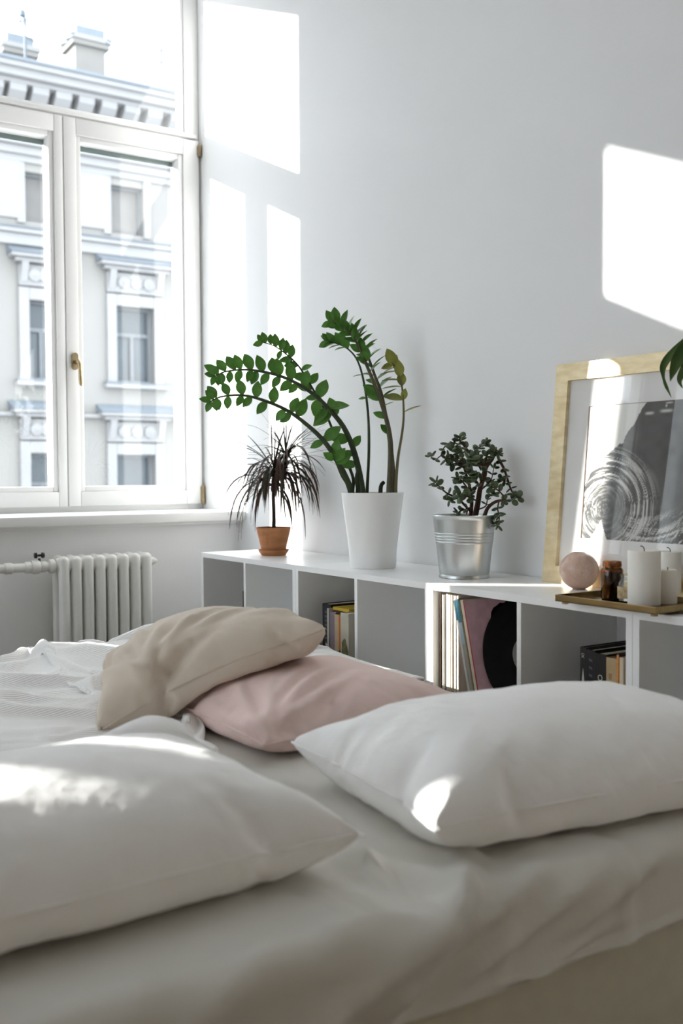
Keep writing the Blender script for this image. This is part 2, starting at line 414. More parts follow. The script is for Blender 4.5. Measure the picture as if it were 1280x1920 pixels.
# windows
for i, (ya, yb, za, zt, kd) in enumerate(rects):
    wdw = MB().box(FX - .34, FX - .28, ya, yb, za, zt).build('window_pane', M_WARMW if kd == 'attic' else M_DARKW, bld)
    fr = MB(); t = .07
    fr.box(FX - .28, FX - .2, ya, ya + t, za, zt); fr.box(FX - .28, FX - .2, yb - t, yb, za, zt)
    fr.box(FX - .28, FX - .2, ya + t, yb - t, za, za + t); fr.box(FX - .28, FX - .2, ya + t, yb - t, zt - t, zt)
    if kd == 'hood':
        ym = (ya + yb) / 2; zm = za + (zt - za) * .64
        fr.box(FX - .28, FX - .2, ya + t, yb - t, zm - .05, zm + .05); fr.box(FX - .28, FX - .2, ym - .045, ym + .045, za + t, zm - .05)
    fr.build('window_frame', M_FRW, wdw)
    if kd == 'hood':
        s = MB(); w_ = .26
        s.box(FX - .05, FX + .12, ya - w_, ya, za - .05, zt + .3, .02); s.box(FX - .05, FX + .12, yb, yb + w_, za - .05, zt + .3, .02)
        s.box(FX - .05, FX + .11, ya, yb, zt, zt + .3, .02)
        s.build('window_surround', M_FACW, bld)
        s = MB(); s.box(FX, FX + .14, ya - w_, yb + w_, zt + .34, zt + .86, .02)
        for q in range(3):
            yy = ya + (yb - ya) * (q + .5) / 3; s.lathe([(.16, 0), (.16, .1), (.12, .12), (.1, .12), (.05, .16), (.001, .17)], (FX + .1, yy, zt + .6), 14, axis=0)
        s.build('relief_panel', M_FACW, bld, smooth=40)
        for sy in (ya - w_ + .04, yb + w_ - .2):
            MB().prism([(FX, zt + .3), (FX + .16, zt + .42), (FX + .32, zt + .9), (FX, zt + .9)], 1, sy, sy + .17).build('console', M_FACW, bld)
        s = MB(); s.box(FX, FX + .3, ya - w_ - .12, yb + w_ + .12, zt + .9, zt + 1.0, .02); s.box(FX, FX + .42, ya - w_ - .24, yb + w_ + .24, zt + 1.0, zt + 1.1, .02)
        hd = s.build('window_hood', M_FACW, bld)
        MB().prism([(FX, zt + 1.32), (FX + .46, zt + 1.12), (FX + .46, zt + 1.1), (FX, zt + 1.1)], 1, ya - w_ - .26, yb + w_ + .26).build('hood_tin', M_TIN, hd)
        s = MB(); s.box(FX, FX + .26, ya - w_ - .1, yb + w_ + .1, za - .17, za - .05, .02); sl = s.build('window_sill', M_FACW, bld)
        MB().box(FX, FX + .28, ya - w_ - .1, yb + w_ + .1, za - .05, za - .02).build('sill_tin', M_TIN, sl)
    else:
        s = MB(); s.box(FX, FX + .06, ya - .2, ya, za - .05, zt + .65); s.box(FX, FX + .06, yb, yb + .2, za - .05, zt + .65); s.box(FX, FX + .1, ya, yb, zt + .35, zt + .5)
        s.build('window_surround', M_FACW, bld)
# string courses and cornice
zs = F(0, 425)[1]
s = MB(); s.box(FX, FX + .22, y0, y1, zs - .12, zs, .02); s.box(FX, FX + .12, y0, y1, zs - .4, zs - .12, .02); sc_ = s.build('string_course', M_FACW, bld)
MB().prism([(FX, zs + .1), (FX + .26, zs + .02), (FX + .26, zs), (FX, zs)], 1, y0, y1).build('course_tin', M_TIN, sc_)
zs2 = F(0, 772)[1]
s = MB(); s.box(FX, FX + .16, y0, y1, zs2 - .1, zs2, .02); s.build('string_course', M_FACW, bld)
zf = F(0, 262)[1]
s = MB(); s.box(FX, FX + .3, y0, y1, zf - .1, zf + .12, .02); s.box(FX, FX + .18, y0, y1, zf - .3, zf - .1, .02); s.build('string_course', M_FACW, bld)
for (pa, pb) in ((-40, 38), (112, 196)):
    ya, yb = F(pa, 350)[0], F(pb, 350)[0]
    MB().box(FX, FX + .07, ya, yb, zs + .25, zf - .35, .02).build('wall_panel', M_FACW, bld)
CX = FX + .95
yc1 = y1
zct = F(0, 98, CX)[1]
s = MB(); s.box(FX - .4, CX - .12, y0, yc1, zct - .4, zct - .1, .02); s.box(FX - .4, CX, y0, yc1, zct - .22, zct - .08, .02)
s.box(FX - .4, CX - .3, y0, yc1, zct - .5, zct - .4, .02)
cor = s.build('cornice', M_FACW, bld)
MB().box(FX - .5, FX + .08, y0, yc1 - .55, zct - 2.2, zct - .5).build('frieze', M_FACW, cor)
MB().prism([(FX - .5, zct + .25), (CX + .06, zct - .02), (CX + .06, zct - .09), (FX - .5, zct - .09)], 1, y0, yc1 + .04).build('cornice_tin', M_TIN, cor)
for k in range(-6, 19):
    px = 30 + 42.5 * k
    if px > 900: continue
    yy = F(px, 170, FX + .4)[0]; zz = zct - .5
    MB().prism([(FX, zz), (FX + .62, zz), (FX + .6, zz - .16), (FX + .4, zz - .3), (FX + .16, zz - .36), (FX + .1, zz - .62), (FX, zz - .66)], 1, yy - .2, yy + .2).build('cornice_bracket', M_FACW, cor)
# roof with chimneys
ry = y1
MB().prism([(FX - .5, zct + .2), (FX - 4.5, zct + 1.5), (FX - 9, zct + .2)], 1, y0, ry).build('roof', M_TIN, bld)
for (pa, pb, pt, pb2, dx) in ((128, 197, 62, 150, -1.6), (-2, 64, 76, 130, -1.6)):
    X = FX + dx; ya, yb = F(pa + 13, 100, X)[0], F(pb, 100, X)[0]; zt = F((pa + pb) / 2, pt, X)[1]; zb_ = zct
    ch = empty('chimney', (X, (ya + yb) / 2, zb_), parent=bld)
    MB().box(X - .8, X, ya, yb, zb_, zt - .12).build('chimney_stack', M_CHIM, ch)
    MB().box(X - .9, X + .1, ya - .1, yb + .1, zt - .36, zt - .22).build('chimney_band', M_CHIM, ch)
    MB().box(X - .95, X + .14, ya - .14, yb + .14, zt - .22, zt - .1).build('chimney_cap', M_FACW, ch)
    MB().box(X - .7, X + .04, ya + .02, yb - .02, zt - .1, zt + .16).build('chimney_tin', M_TIN, ch)
M_WIRE = mat('grey_wire', (.10, .12, .14), .6, noise=.1)
X = FX - .6
p = [on(46, 28, 0, X), on(48, 118, 0, X)]
ant = MB(); ant.tube([p[0], p[1]], .035, 8); ant.tube([on(36, 38, 0, X), on(56, 34, 0, X)], .02, 6); ant.lathe([(.001, 0), (.09, .05), (.09, .18), (.001, .22)], on(42, 34, 0, X), 8)
ant.build('aerial_mast', M_WIRE, bld)
ant = MB(); ant.tube([on(302, 78, 0, X), on(303, 150, 0, X)], .03, 8); ant.tube([on(285, 82, 0, X), on(318, 80, 0, X)], .015, 6); ant.build('aerial_mast', M_WIRE, bld)
for (a, b, sag) in (((-40, 8), (48, 42), .1), ((48, 38), (140, 60), .2), ((48, 44), (135, 70), .2), ((200, 72), (330, 86), .25), ((198, 80), (345, 112), .25), ((48, 68), (125, 80), .15)):
    A, B = on(*a, 0, X), on(*b, 0, X)
    MB().tube([A + (B - A) * t - np.array([0, 0, sag * 4 * t * (1 - t)]) for t in np.linspace(0, 1, 9)], .026, 5).build('wire', M_WIRE, bld)
struct('street', MB().box(-60, EXT - .06, -60, 40, zbot - .2, zbot), mat('asphalt', (.3, .3, .31), .9, noise=.1, nscale=.5, bump=.1), label='street between the houses')

# ------------------------------------------------------------------ radiator
rad = empty('radiator', (.1, -.63, 0.1), 'cream enamelled column radiator with eight sections under the window', 'radiator')
RZT, RZB, RXF, RXB = .694, .13, .155, .045
n_sec = 8; yA, yB = -.815, -.485
def rad_section():
    m = MB()
    def column(cx, r):
        prof = []
        H = RZT - RZB
        for k in range(7): a = -math.pi / 2 + k / 6 * math.pi / 2; prof.append((r * max(math.cos(a), .02), r * (1 + math.sin(a))))
        for k in range(7): a = k / 6 * math.pi / 2; prof.append((r * max(math.cos(a), .02), H - r + r * math.sin(a)))
        m.lathe(prof, (cx, 0, RZB), 16)
    column(RXF - .02, .0205); column(RXB + .02, .0205)
    for z in (RZT - .035, RZB + .035):
        m.box(RXB + .02, RXF - .02, -.016, .016, z - .032, z + .032, .012)
        m.lathe([(.024, -.0235), (.028, -.018), (.028, .018), (.024, .0235)], ((RXF + RXB) / 2 + .012, 0, z), 20, axis=1)
        m.lathe([(.017, -.0235), (.017, .0235)], (RXF - .03, 0, z - .006), 14, axis=1)
    return m.mesh('radiator_section', M_RAD, 50)
me = rad_section()
for k in range(n_sec):
    place(me, 'radiator_section', rad, Matrix.Translation((0, yA + (yB - yA) * k / (n_sec - 1), 0)))
zp = RZT - .037; xp = (RXF + RXB) / 2 + .012
m = MB(); m.lathe([(.014, -.01), (.016, 0), (.012, .012), (.006, .02)], (xp, yB + .034, zp), 12, axis=1); m.build('bleed_plug', M_RAD, rad, smooth=40)
m = MB()
m.tube([(xp, -1.06, zp), (xp, yA - .02, zp)], .0165, 14)
for (a, b, r) in ((-1.03, -1.0, .021), (-.955, -.93, .022), (-.93, -.90, .026), (-.90, -.875, .021), (-.865, -.845, .027)):
    m.lathe([(r * .9, a), (r, a + .004), (r, b - .004), (r * .9, b)], (xp, 0, zp), 14, axis=1)
m.build('inlet_pipe', M_RAD, rad, smooth=40)
m = MB(); m.tube([(xp, -1.075, 0), (xp, -1.075, zp - .03), (xp, -1.075, zp + .0)], .02, 14); m.lathe([(.02, 0), (.026, .004), (.026, .05), (.02, .055)], (xp, -1.075, zp - .03), 14); m.build('riser_pipe', M_RAD, rad, smooth=40)
m = MB(); m.tube([(xp, -.9, zp + .015), (xp, -.9, zp + .032)], .005, 8)
m.lathe([(.001, -.0185), (.010, -.018), (.011, -.010), (.0045, -.006), (.0045, .006), (.011, .010), (.010, .018), (.001, .0185)], (xp, -.9, zp + .043), 12, axis=1)
m.build('valve_key', M_BLACK, rad, smooth=40)
m = MB(); m.tube([(.0, -.75, .6), (xp - .03, -.75, .6)], .007, 8); m.tube([(.0, -.55, .6), (xp - .03, -.55, .6)], .007, 8); m.build('wall_bracket', M_RAD, rad)

# ------------------------------------------------------------------ low shelf units
X0, UW, UD, UT, TH = .3468, .70, .35, .70, .0175
UL = ['white open cube shelf nearest the radiator, under the terracotta pot', 'white open cube shelf under the tall white plant pot',
      'white open cube shelf holding the records, second from the right', 'white open cube shelf at the right edge, under the tray corner']
def shelf(x, label):
    u = empty('shelf_unit', (x + UW / 2, -UD / 2, 0), label, 'shelf', 'row of white cube shelves along the wall')
    e = .0006
    a, b = x + e, x + UW - e
    def tr(name, pts): MB().prism(pts, 1, -UD, -.006).build(name, M_SHELF, u)
    tr('top_panel', [(a, UT), (b, UT), (b - TH, UT - TH), (a + TH, UT - TH)])
    tr('bottom_panel', [(a, 0), (b, 0), (b - TH, TH), (a + TH, TH)])
    tr('side_panel', [(a, 0), (a + TH, TH), (a + TH, UT - TH), (a, UT)]); tr('side_panel', [(b, 0), (b - TH, TH), (b - TH, UT - TH), (b, UT)])
    c = x + UW / 2; t2 = .0075
    MB().box(c - t2, c + t2, -UD, -.012, TH, UT - TH, .0008).build('divider', M_SHELF, u)
    MB().box(a + TH, c - t2, -UD, -.012, .343, .358, .0008).build('middle_shelf', M_SHELF, u)
    MB().box(c + t2, b - TH, -UD, -.012, .343, .358, .0008).build('middle_shelf', M_SHELF, u)
    MB().box(a + TH, b - TH, -.012, -.006, TH, UT - TH).build('back_panel', M_SHELF, u)
    return u
for i in range(4): shelf(X0 + UW * i, UL[i])
XJ = [X0 + UW * i for i in range(5)]
SH = .358     # upper side of the middle shelves

# ------------------------------------------------------------------ books
def book(name, x, w, y, d, h, col, label, z=SH, tilt=0, title=None, cat='book', col2=None, group=None, back=None):
    """spine towards the room at y, thickness w along X"""
    o = empty(name, (x + w / 2, y + d / 2, z), label, cat, group)
    cm = mat('cover_' + label.replace(' ', '_')[:40], col, .5, noise=.1, nscale=30, bump=.05, col2=col2)
    m = MB(); c = min(.003, w * .15)
    m.box(x, x + c, y + .002, y + d, z, z + h); m.box(x + w - c, x + w, y + .002, y + d, z, z + h); m.box(x, x + w, y, y + c + .0005, z, z + h, .0012)
    m.build('cover', cm, o)
    MB().box(x + c, x + w - c, y + c + .001, y + d - .004, z + .003, z + h - .003).build('pages', M_PAPER, o)
    if title: title(o, x, w, y, z, h)
    if tilt:
        o.rotation_euler = (0, tilt, 0)
    return o

def text(body, size, name, m, parent, pos, rot, extrude=.0002, align='LEFT'):
    cu = bpy.data.curves.new(name, 'FONT'); cu.body = body; cu.size = size; cu.extrude = extrude; cu.align_x = align
    t = bpy.data.objects.new('tmp_text', cu); C.objects.link(t)
    dg = bpy.context.evaluated_depsgraph_get(); me = bpy.data.meshes.new_from_object(t.evaluated_get(dg)); me.name = name
    bpy.data.objects.remove(t)
    me.materials.clear(); me.materials.append(m)
    return place(me, name, parent, Matrix.Translation(Vector([float(q) for q in pos])) @ rot)
# spine text reading downwards: text X -> -Z, text Y -> +X, facing -Y
ROT_DOWN = Matrix(((0, 1, 0, 0), (0, 0, -1, 0), (-1, 0, 0, 0), (0, 0, 0, 1)))
ROT_UP = Matrix(((0, -1, 0, 0), (0, 0, -1, 0), (1, 0, 0, 0), (0, 0, 0, 1)))
M_INKW = mat('pale_ink', (.62, .60, .55), .7, noise=.1)
M_INKG = mat('grey_ink', (.10, .10, .11), .7, noise=.1)

# first unit: old dark volumes
for i, (dx, w, h) in enumerate(((.0, .034, .205), (.036, .036, .203), (.074, .036, .206), (.112, .03, .204))):
    book('old_book', .53 + dx, w, -.27, .15, h, (.055, .032, .018), ['thick dark brown leather book, leftmost in the first shelf', 'dark brown leather book, second in the first shelf',
        'dark brown leather book, third in the first shelf', 'dark brown leather book against the divider of the first shelf'][i], col2=(.022, .015, .01))
# second unit
xb = on(604, 1140, 1, -.30)[0]
def spot_title(o, x, w, y, z, h):
    m = MB()
    for k in range(8): m.box(x + w * .3, x + w * .62, y - .0006, y, z + h - .03 - k * .014, z + h - .025 - k * .014 + .002)
    m.build('spine_lettering', M_INKG, o)
    m = MB(); m.prism([(x + w * .3, z + h * .42), (x + w * .45, z + h * .46), (x + w * .6, z + h * .4), (x + w * .5, z + h * .39)], 1, y - .0006, y); m.build('spine_emblem', M_INKW, o)
book('tall_book', xb, .05, -.30, .22, .222, (.008, .012, .012), 'thick black book, tallest in the second shelf', title=spot_title)
xx = xb + .0515
for (w, y, d, h, col, lab) in ((.009, -.315, .20, .212, (.55, .53, .50), 'thin white book beside the thick black book'),
                               (.036, -.312, .19, .203, (.22, .17, .20), 'mauve grey book with a yellow book lying on it'),
                               (.013, -.318, .15, .198, (.47, .38, .26), 'narrow tan book between mauve and orange books'),
                               (.015, -.32, .15, .199, (.50, .36, .20), 'cream paperback left of the orange spine'),
                               (.011, -.322, .15, .199, (.50, .12, .02), 'thin book with an orange and black spine'),
                               (.012, -.324, .15, .198, (.42, .26, .14), 'brown paperback right of the orange spine')):
    bt = None
    if 'orange and black' in lab:
        def bt(o, x, w, y, z, h): MB().box(x + .001, x + w - .001, y - .0006, y, z + .002, z + h * .45).build('spine_band', M_BLACK, o)
    book('paperback' if w < .02 else 'book', xx, w, y, d, h, col, lab, title=bt); xx += w + .0012
def tree_title(o, x, w, y, z, h):
    m = MB(); pts = [(x + w * (.5 + .42 * math.sin(a) * (1 + .25 * math.sin(7 * a))), z + h * .33 + h * .3 * math.cos(a)) for a in np.linspace(0, 6.2, 22)]
    m.prism(pts, 1, y - .0006, y); m.build('spine_picture', mat('olive_print', (.16, .15, .06), .8, noise=.4, nscale=60), o)
book('book', xx + .001, min(.045, XJ[1] + .35 - .009 - xx), -.333, .16, .211, (.50, .47, .38), 'pale book with a green tree on its spine, against the divider', title=tree_title)
yb = MB(); yb.box(xb + .0625, xx - .001, -.30, -.17, SH + .2075, SH + .2175, .001)
yb.build('flat_book', mat('yellow_cover', (.62, .42, .02), .5, noise=.1, bump=.03), None, loc=(xb + .08, -.2, SH + .2075), label='yellow book lying flat on top of the row', cat='book')
# third unit, right compartment
xs = on(1087, 1210, 1, -.27)[0]
def t1(o, x, w, y, z, h):
    text('IX', w * .62, 'spine_lettering', M_INKW, o, (x + w * .25, y - .0003, z + h - .014), ROT_DOWN)
    MB().prism([(x + w * .5, z + h - .05), (x + w * .2, z + h - .095), (x + w * .8, z + h - .095)], 1, y - .0006, y).build('spine_emblem', M_INKW, o)
    m = MB(); m.box(x + w * .2, x + w * .8, y - .0006, y, z + h - .102, z + h - .099)
    m.prism([(x + w * .15, z + h - .105), (x + w * .8, z + h - .107), (x + w * .9, z + h - .113), (x + w * .3, z + h - .122), (x + w * .6, z + h - .112)], 1, y - .0006, y); m.build('spine_scroll', M_INKW, o)
def t2(o, x, w, y, z, h):
    m = MB()
    for k in range(5): m.prism([(x + w * .32, z + h - .02 - k * .018), (x + w * .68, z + h - .022 - k * .018), (x + w * .72, z + h - .028 - k * .018), (x + w * .34, z + h - .026 - k * .018)], 1, y - .0006, y)
    m.build('spine_lettering', M_INKG, o)
    MB().prism([(x + w * .3, z + h - .108), (x + w * .45, z + h - .108), (x + w * .75, z + h - .125), (x + w * .6, z + h - .127)], 1, y - .0006, y).build('spine_emblem', M_INKW, o)
def t3(o, x, w, y, z, h):
    text('HUNN GO', .0195, 'spine_lettering', M_INKW, o, (x + w * .66, y - .0003, z + h - .142), ROT_UP)
book('black_book', xs, .020, -.27, .2, .226, (.012, .013, .012), 'slim black book with a silver arrowhead on its spine', title=t1)
book('black_book', xs + .0215, .027, -.272, .18, .223, (.008, .008, .009), 'black book with faint grey letters, between two black books', title=t2)
book('black_book', xs + .050, .038, -.276, .19, .219, (.008, .008, .008), 'thick black book with bold pale upright title', title=t3)
def t4(o, x, w, y, z, h):
    m = MB()
    for k in range(7): m.box(x + w * .25, x + w * .5, y - .0006, y, z + h - .05 - k * .022, z + h - .036 - k * .022)
    m.build('spine_lettering', mat('faded_brown_ink', (.36, .24, .11), .8, noise=.2), o)
book('tan_book', xs + .0895, .034, -.28, .17, .215, (.50, .36, .19), 'tan hardback beside the thick black book', title=t4)
def t5(o, x, w, y, z, h): MB().box(x + .001, x + w - .001, y - .0007, y, z + h * .58, z + h - .002).build('spine_band', mat('copper_foil', (.9, .36, .1), .35, .6, noise=.3, nscale=60), o)
book('thin_book', xs + .125, .008, -.285, .17, .228, (.03, .012, .008), 'thin dark book with a shiny copper spine', title=t5)
book('pale_book', xs + .1345, .012, -.287, .17, .222, (.68, .56, .40), 'pale book pressed against the shelf side')

# ------------------------------------------------------------------ records in the third unit
rx = XJ[2] + TH + .004
pal = [(.52, .38, .28), (.62, .50, .40), (.10, .09, .08), (.60, .58, .54), (.12, .27, .33), (.66, .62, .56), (.68, .60, .50), (.60, .45, .30), (.70, .66, .60), (.66, .52, .34), (.70, .64, .55), (.62, .58, .55), (.70, .58, .42), (.66, .62, .58), (.72, .68, .62), (.64, .56, .48)]
PALN = ['tan', 'beige', 'black', 'light grey', 'teal', 'ivory', 'cream', 'ochre', 'off-white', 'straw coloured', 'pale cream', 'dove grey', 'honey coloured', 'pale grey', 'white', 'sand coloured']
ORD = ['first', 'second', 'third', 'fourth', 'fifth', 'sixth', 'seventh', 'eighth', 'ninth', 'tenth', 'eleventh', 'twelfth', 'thirteenth', 'fourteenth', 'fifteenth', 'sixteenth']
for i, c in enumerate(pal):
    w = rnd.uniform(.0034, .0052)
    m = MB(); yy = -.332 + rnd.uniform(0, .01); hh = .312 + rnd.uniform(0, .004)
    m.box(rx, rx + w, yy, -.02, SH, SH + hh, .0008)
    m.build('record_sleeve', mat('sleeve_paper_%d' % i, c, .8, noise=.2, nscale=50, stretch=(1, 1, .3), bump=.15), None, loc=(rx, -.17, SH),
            label='%s upright record sleeve, %s from the left shelf side' % (PALN[i], ORD[i]), cat='record', group='upright record sleeves in the third shelf')
    rx += w + .0006
TILT = math.atan2(.052, .208)
def leaning(xbot, w, name, col, label, bands=None, yy=-.334, h=.312):
    """sleeve leaning to the left; xbot = left edge at the shelf"""
    o = empty(name, (xbot, -.17, SH), label, 'record')
    me = MB().box(0, w, yy + .17, .15, 0, h, .0006).mesh(name, mat('sleeve_' + label.replace(' ', '_')[:40], col, .7, noise=.15, nscale=40, bump=.08))
    b = bpy.data.objects.new('sleeve', me); C.objects.link(b); b.parent = o
    for (nm, za, zb_, bc) in bands or []:
        me = MB().box(.0003, w - .0003, yy + .17 - .0006, yy + .17, za * h, zb_ * h).mesh(nm, mat('band_%s_%d' % (nm, int(bc[2] * 999)), bc, .7, noise=.2, nscale=60, bump=.05))
        q = bpy.data.objects.new(nm, me); C.objects.link(q); q.parent = o
    o.rotation_euler = (0, -TILT, 0); o.location.z += w * math.sin(TILT)
    return o
lx = rx + .062
leaning(lx, .008, 'record_sleeve', (.60, .58, .55), 'leaning record sleeve with a dark teal corner on its spine', [('spine_band', .82, .99, (.02, .10, .13))])
leaning(lx + .0085, .013, 'record_box', (.34, .33, .28), 'leaning record box with blue to pale blue upper spine', [('spine_band', .80, .99, (.06, .22, .30)), ('spine_field', .62, .8, (.38, .48, .52)), ('spine_print', .05, .22, (.12, .09, .05))])
leaning(lx + .0225, .005, 'record_sleeve', (.22, .17, .09), 'leaning olive brown record sleeve with a thin spine')
leaning(lx + .0285, .0105, 'record_sleeve', (.68, .60, .46), 'leaning thick cream record sleeve beside the red one')
pk = leaning(lx + .0400, .0045, 'record_sleeve', (.78, .50, .56), 'pink record sleeve with a black curly silhouette and red spine', [('spine_band', .0, 1.0, (.42, .03, .04))])
# the print on the pink sleeve: an uneven black silhouette
pts = []; N_ = 70
for k in range(N_):
    a = 2 * math.pi * k / N_
    rr = .138 + .012 * math.sin(3 * a + 1) + rnd.uniform(-.005, .005)
    pts.append((max(-.16, min(.148, .028 + rr * math.cos(a))), max(.004, min(.308, .158 + (rr + .01) * math.sin(a)))))
me = MB().prism(pts, 0, .0045, .0050).mesh('cover_print', mat('black_print', (.006, .006, .007), .9, noise=.2, spec=.1))
q = bpy.data.objects.new('cover_print', me); C.objects.link(q); q.parent = pk
# a bare vinyl record leaning on the pink sleeve
vr = empty('vinyl_record', (lx + .0400 + .0066 / math.cos(TILT), -.17, SH), 'bare black vinyl record with a grey label leaning on the pink sleeve', 'record')
m = MB(); m.lathe([(.003, 0), (.054, 0), (.055, -.0004), (.147, -.0004), (.1505, .0004), (.1515, .0012), (.1505, .002), (.003, .002)], (0, .018, .1525), 96, axis=0)
vin = mat('vinyl', (.008, .008, .009), .35, noise=.1, spec=.25)
q = bpy.data.objects.new('disc', m.mesh('disc', vin, 40)); C.objects.link(q); q.parent = vr
m = MB(); m.lathe([(.004, .0021), (.0505, .0021), (.0505, .0026), (.004, .0026)], (0, .018, .1525), 64, axis=0)
lb = bpy.data.objects.new('label_disc', m.mesh('label_disc', mat('record_label_paper', (.46, .47, .44), .7, noise=.08, bump=.03), 40)); C.objects.link(lb); lb.parent = vr
m = MB(); m.box(.0026, .003, -.03, .066, .140, .1412)
for k, (yy, w_) in enumerate(((-.005, .03), (-.002, .026), (-.006, .034))): m.box(.0026, .003, yy, yy + w_, .178 - k * .009, .1805 - k * .009)
for k in range(5): m.box(.0026, .003, -.014 + k * .0075, -.009 + k * .0075, .122, .1285)
q = bpy.data.objects.new('label_print', m.mesh('label_print', M_INKG)); C.objects.link(q); q.parent = lb
vr.rotation_euler = (0, -TILT, 0)
# ------------------------------------------------------------------ leaves
def leaf_mesh(name, m, shape, nl=7, fold=.12, thick=.012, curl=.08):
    """unit leaf along X (length 1); shape(t) half width; closed, two-sided"""
    vs = []; fs = []
    for side in (1, -1):
        for i in range(nl + 1):
            t = i / nl; w = shape(t)
            for j in (-1, -.5, 0, .5, 1):
                z = abs(j) * w * fold * 2 - curl * t * t + side * thick * (1 - abs(j) ** 2 * .9)
                vs.append((t, j * w, z))
    K = 5; off = (nl + 1) * K
    for i in range(nl):
        for j in range(K - 1):
            a = i * K + j; fs.append((a, a + 1, a + K + 1, a + K)); fs.append((off + a, off + a + K, off + a + K + 1, off + a + 1))
        for j in (0, K - 1):
            a = i * K + j; fs.append((a, a + K, off + a + K, off + a))
    mb = MB(); mb.add(vs, fs); return mb.mesh(name, m, 60)
def leaf_mat(name, col, col2, rough=.35, trans=.25):
    m = bpy.data.materials.new(name); m.use_nodes = True; nt = m.node_tree; N = nt.nodes; L = nt.links; b = N['Principled BSDF']
    b.inputs['Roughness'].default_value = rough
    oi = N.new('ShaderNodeObjectInfo'); tc = N.new('ShaderNodeTexCoord'); nz = N.new('ShaderNodeTexNoise'); nz.inputs['Scale'].default_value = 3
    L.new(tc.outputs['Object'], nz.inputs['Vector'])
    ad = N.new('ShaderNodeMath'); ad.operation = 'MULTIPLY_ADD'; ad.inputs[1].default_value = .6
    L.new(oi.outputs['Random'], ad.inputs[0]); L.new(nz.outputs['Fac'], ad.inputs[2])
    sb = N.new('ShaderNodeMath'); sb.operation = 'SUBTRACT'; sb.use_clamp = True; sb.inputs[1].default_value = .3; L.new(ad.outputs[0], sb.inputs[0])
    mx = N.new('ShaderNodeMix'); mx.data_type = 'RGBA'; mx.inputs[6].default_value = (*col, 1); mx.inputs[7].default_value = (*col2, 1)
    L.new(sb.outputs[0], mx.inputs[0]); L.new(mx.outputs[2], b.inputs['Base Color'])
    tr = N.new('ShaderNodeBsdfTranslucent'); L.new(mx.outputs[2], tr.inputs[0]); ms = N.new('ShaderNodeMixShader'); ms.inputs[0].default_value = trans
    L.new(b.outputs[0], ms.inputs[1]); L.new(tr.outputs[0], ms.inputs[2]); L.new(ms.outputs[0], N['Material Output'].inputs['Surface'])
    return m
RTV, UPV, FWV = Vector(RT.tolist()), Vector(UP.tolist()), Vector(FW.tolist())

# ------------------------------------------------------------------ tall green plant in the white pot
M_ZZ = leaf_mat('glossy_green_leaf', (.085, .235, .036), (.16, .38, .075), .35, .34); M_ZZY = leaf_mat('yellow_green_leaf', (.30, .34, .06), (.42, .42, .12))
M_STEM = mat('dark_green_stem', (.035, .055, .018), .5, noise=.3, nscale=20, bump=.1); M_STEMB = mat('olive_brown_stem', (.085, .075, .035), .5, noise=.3, nscale=30, bump=.1)
bx_, by_ = on(699, 1064, 2, UT)[:2]
ZP = Vector((bx_, by_, UT)); zzd = float((np.array(ZP) - CAM) @ FW)
zz = empty('potted_zamioculcas', ZP, 'tall arching green plant in a tapered white pot', 'plant')
ph = .237
m = MB(); m.lathe([(.001, .0), (.070, 0), (.0735, .004), (.0755, .05), (.0795, .09), (.0985, ph - .002), (.0985, ph), (.0955, ph + .0005), (.0945, ph - .003), (.088, ph - .06), (.001, ph - .06)], ZP, 64)
m.build('pot', M_POTW, zz, smooth=40, label='tapered white glazed pot')
m = MB(); m.lathe([(.0005, ph - .018), (.05, ph - .02), (.0915, ph - .024)], ZP, 40); m.build('soil', M_SOIL, zz, smooth=60)
zleaf = leaf_mesh('leaf', M_ZZ, lambda t: .29 * math.sin(math.pi * min(1, t ** .9)) ** .85 + .008)
zleafy = leaf_mesh('leaf_yellow', M_ZZY, lambda t: .29 * math.sin(math.pi * min(1, t ** .9)) ** .85 + .008)
def Z3(p): return (340 + p[0] / 2.667, 560 + p[1] / 2.667)
def frond(pts, dd, rb, rt, leaves, sm=M_STEM, leafme=None, n=40, seed=1):
    """pts: measured stem course; dd: depth offsets from the pot centre"""
    rg = random.Random(seed); k = len(pts)
    P = []
    for i, p in enumerate(pts):
        q = Z3(p); P.append(at(q[0], q[1], zzd + np.interp(i / (k - 1), np.linspace(0, 1, len(dd)), dd)))
    base = P[0].copy(); base[2] -= .05; base = ZP.to_tuple()[:2] + (float(base[2]),) if False else base
    P = [base] + P
    C_ = spline(P, n)
    st = MB().tube(C_, [rb + (rt - rb) * (i / (n - 1)) ** .8 for i in range(n)], 10).build('stem', sm, zz, smooth=60, loc=C_[0])
    me = leafme or zleaf
    for (t, side, ln, dirdeg, tilt) in leaves:
        i = min(n - 2, int(t * (n - 1))); p = Vector(C_[i].tolist()); tg = Vector((C_[i + 1] - C_[max(0, i - 1)]).tolist()).normalized()
        perp = (UPV - tg * UPV.dot(tg)); perp = (FWV.cross(tg)).normalized() * side
        a = math.radians(dirdeg + rg.uniform(-8, 8)); d = tg * math.cos(a) + perp * math.sin(a)
        d = (d + FWV * rg.uniform(-.25, .25)).normalized()
        tl = math.radians(tilt + rg.uniform(-14, 14))
        nrm = -FWV * math.cos(tl) + UPV * math.sin(tl)
        L_ = ln * .00167 * rg.uniform(.92, 1.08)
        place(me, 'leaf', st, orient(p, d, nrm, L_))
    return st
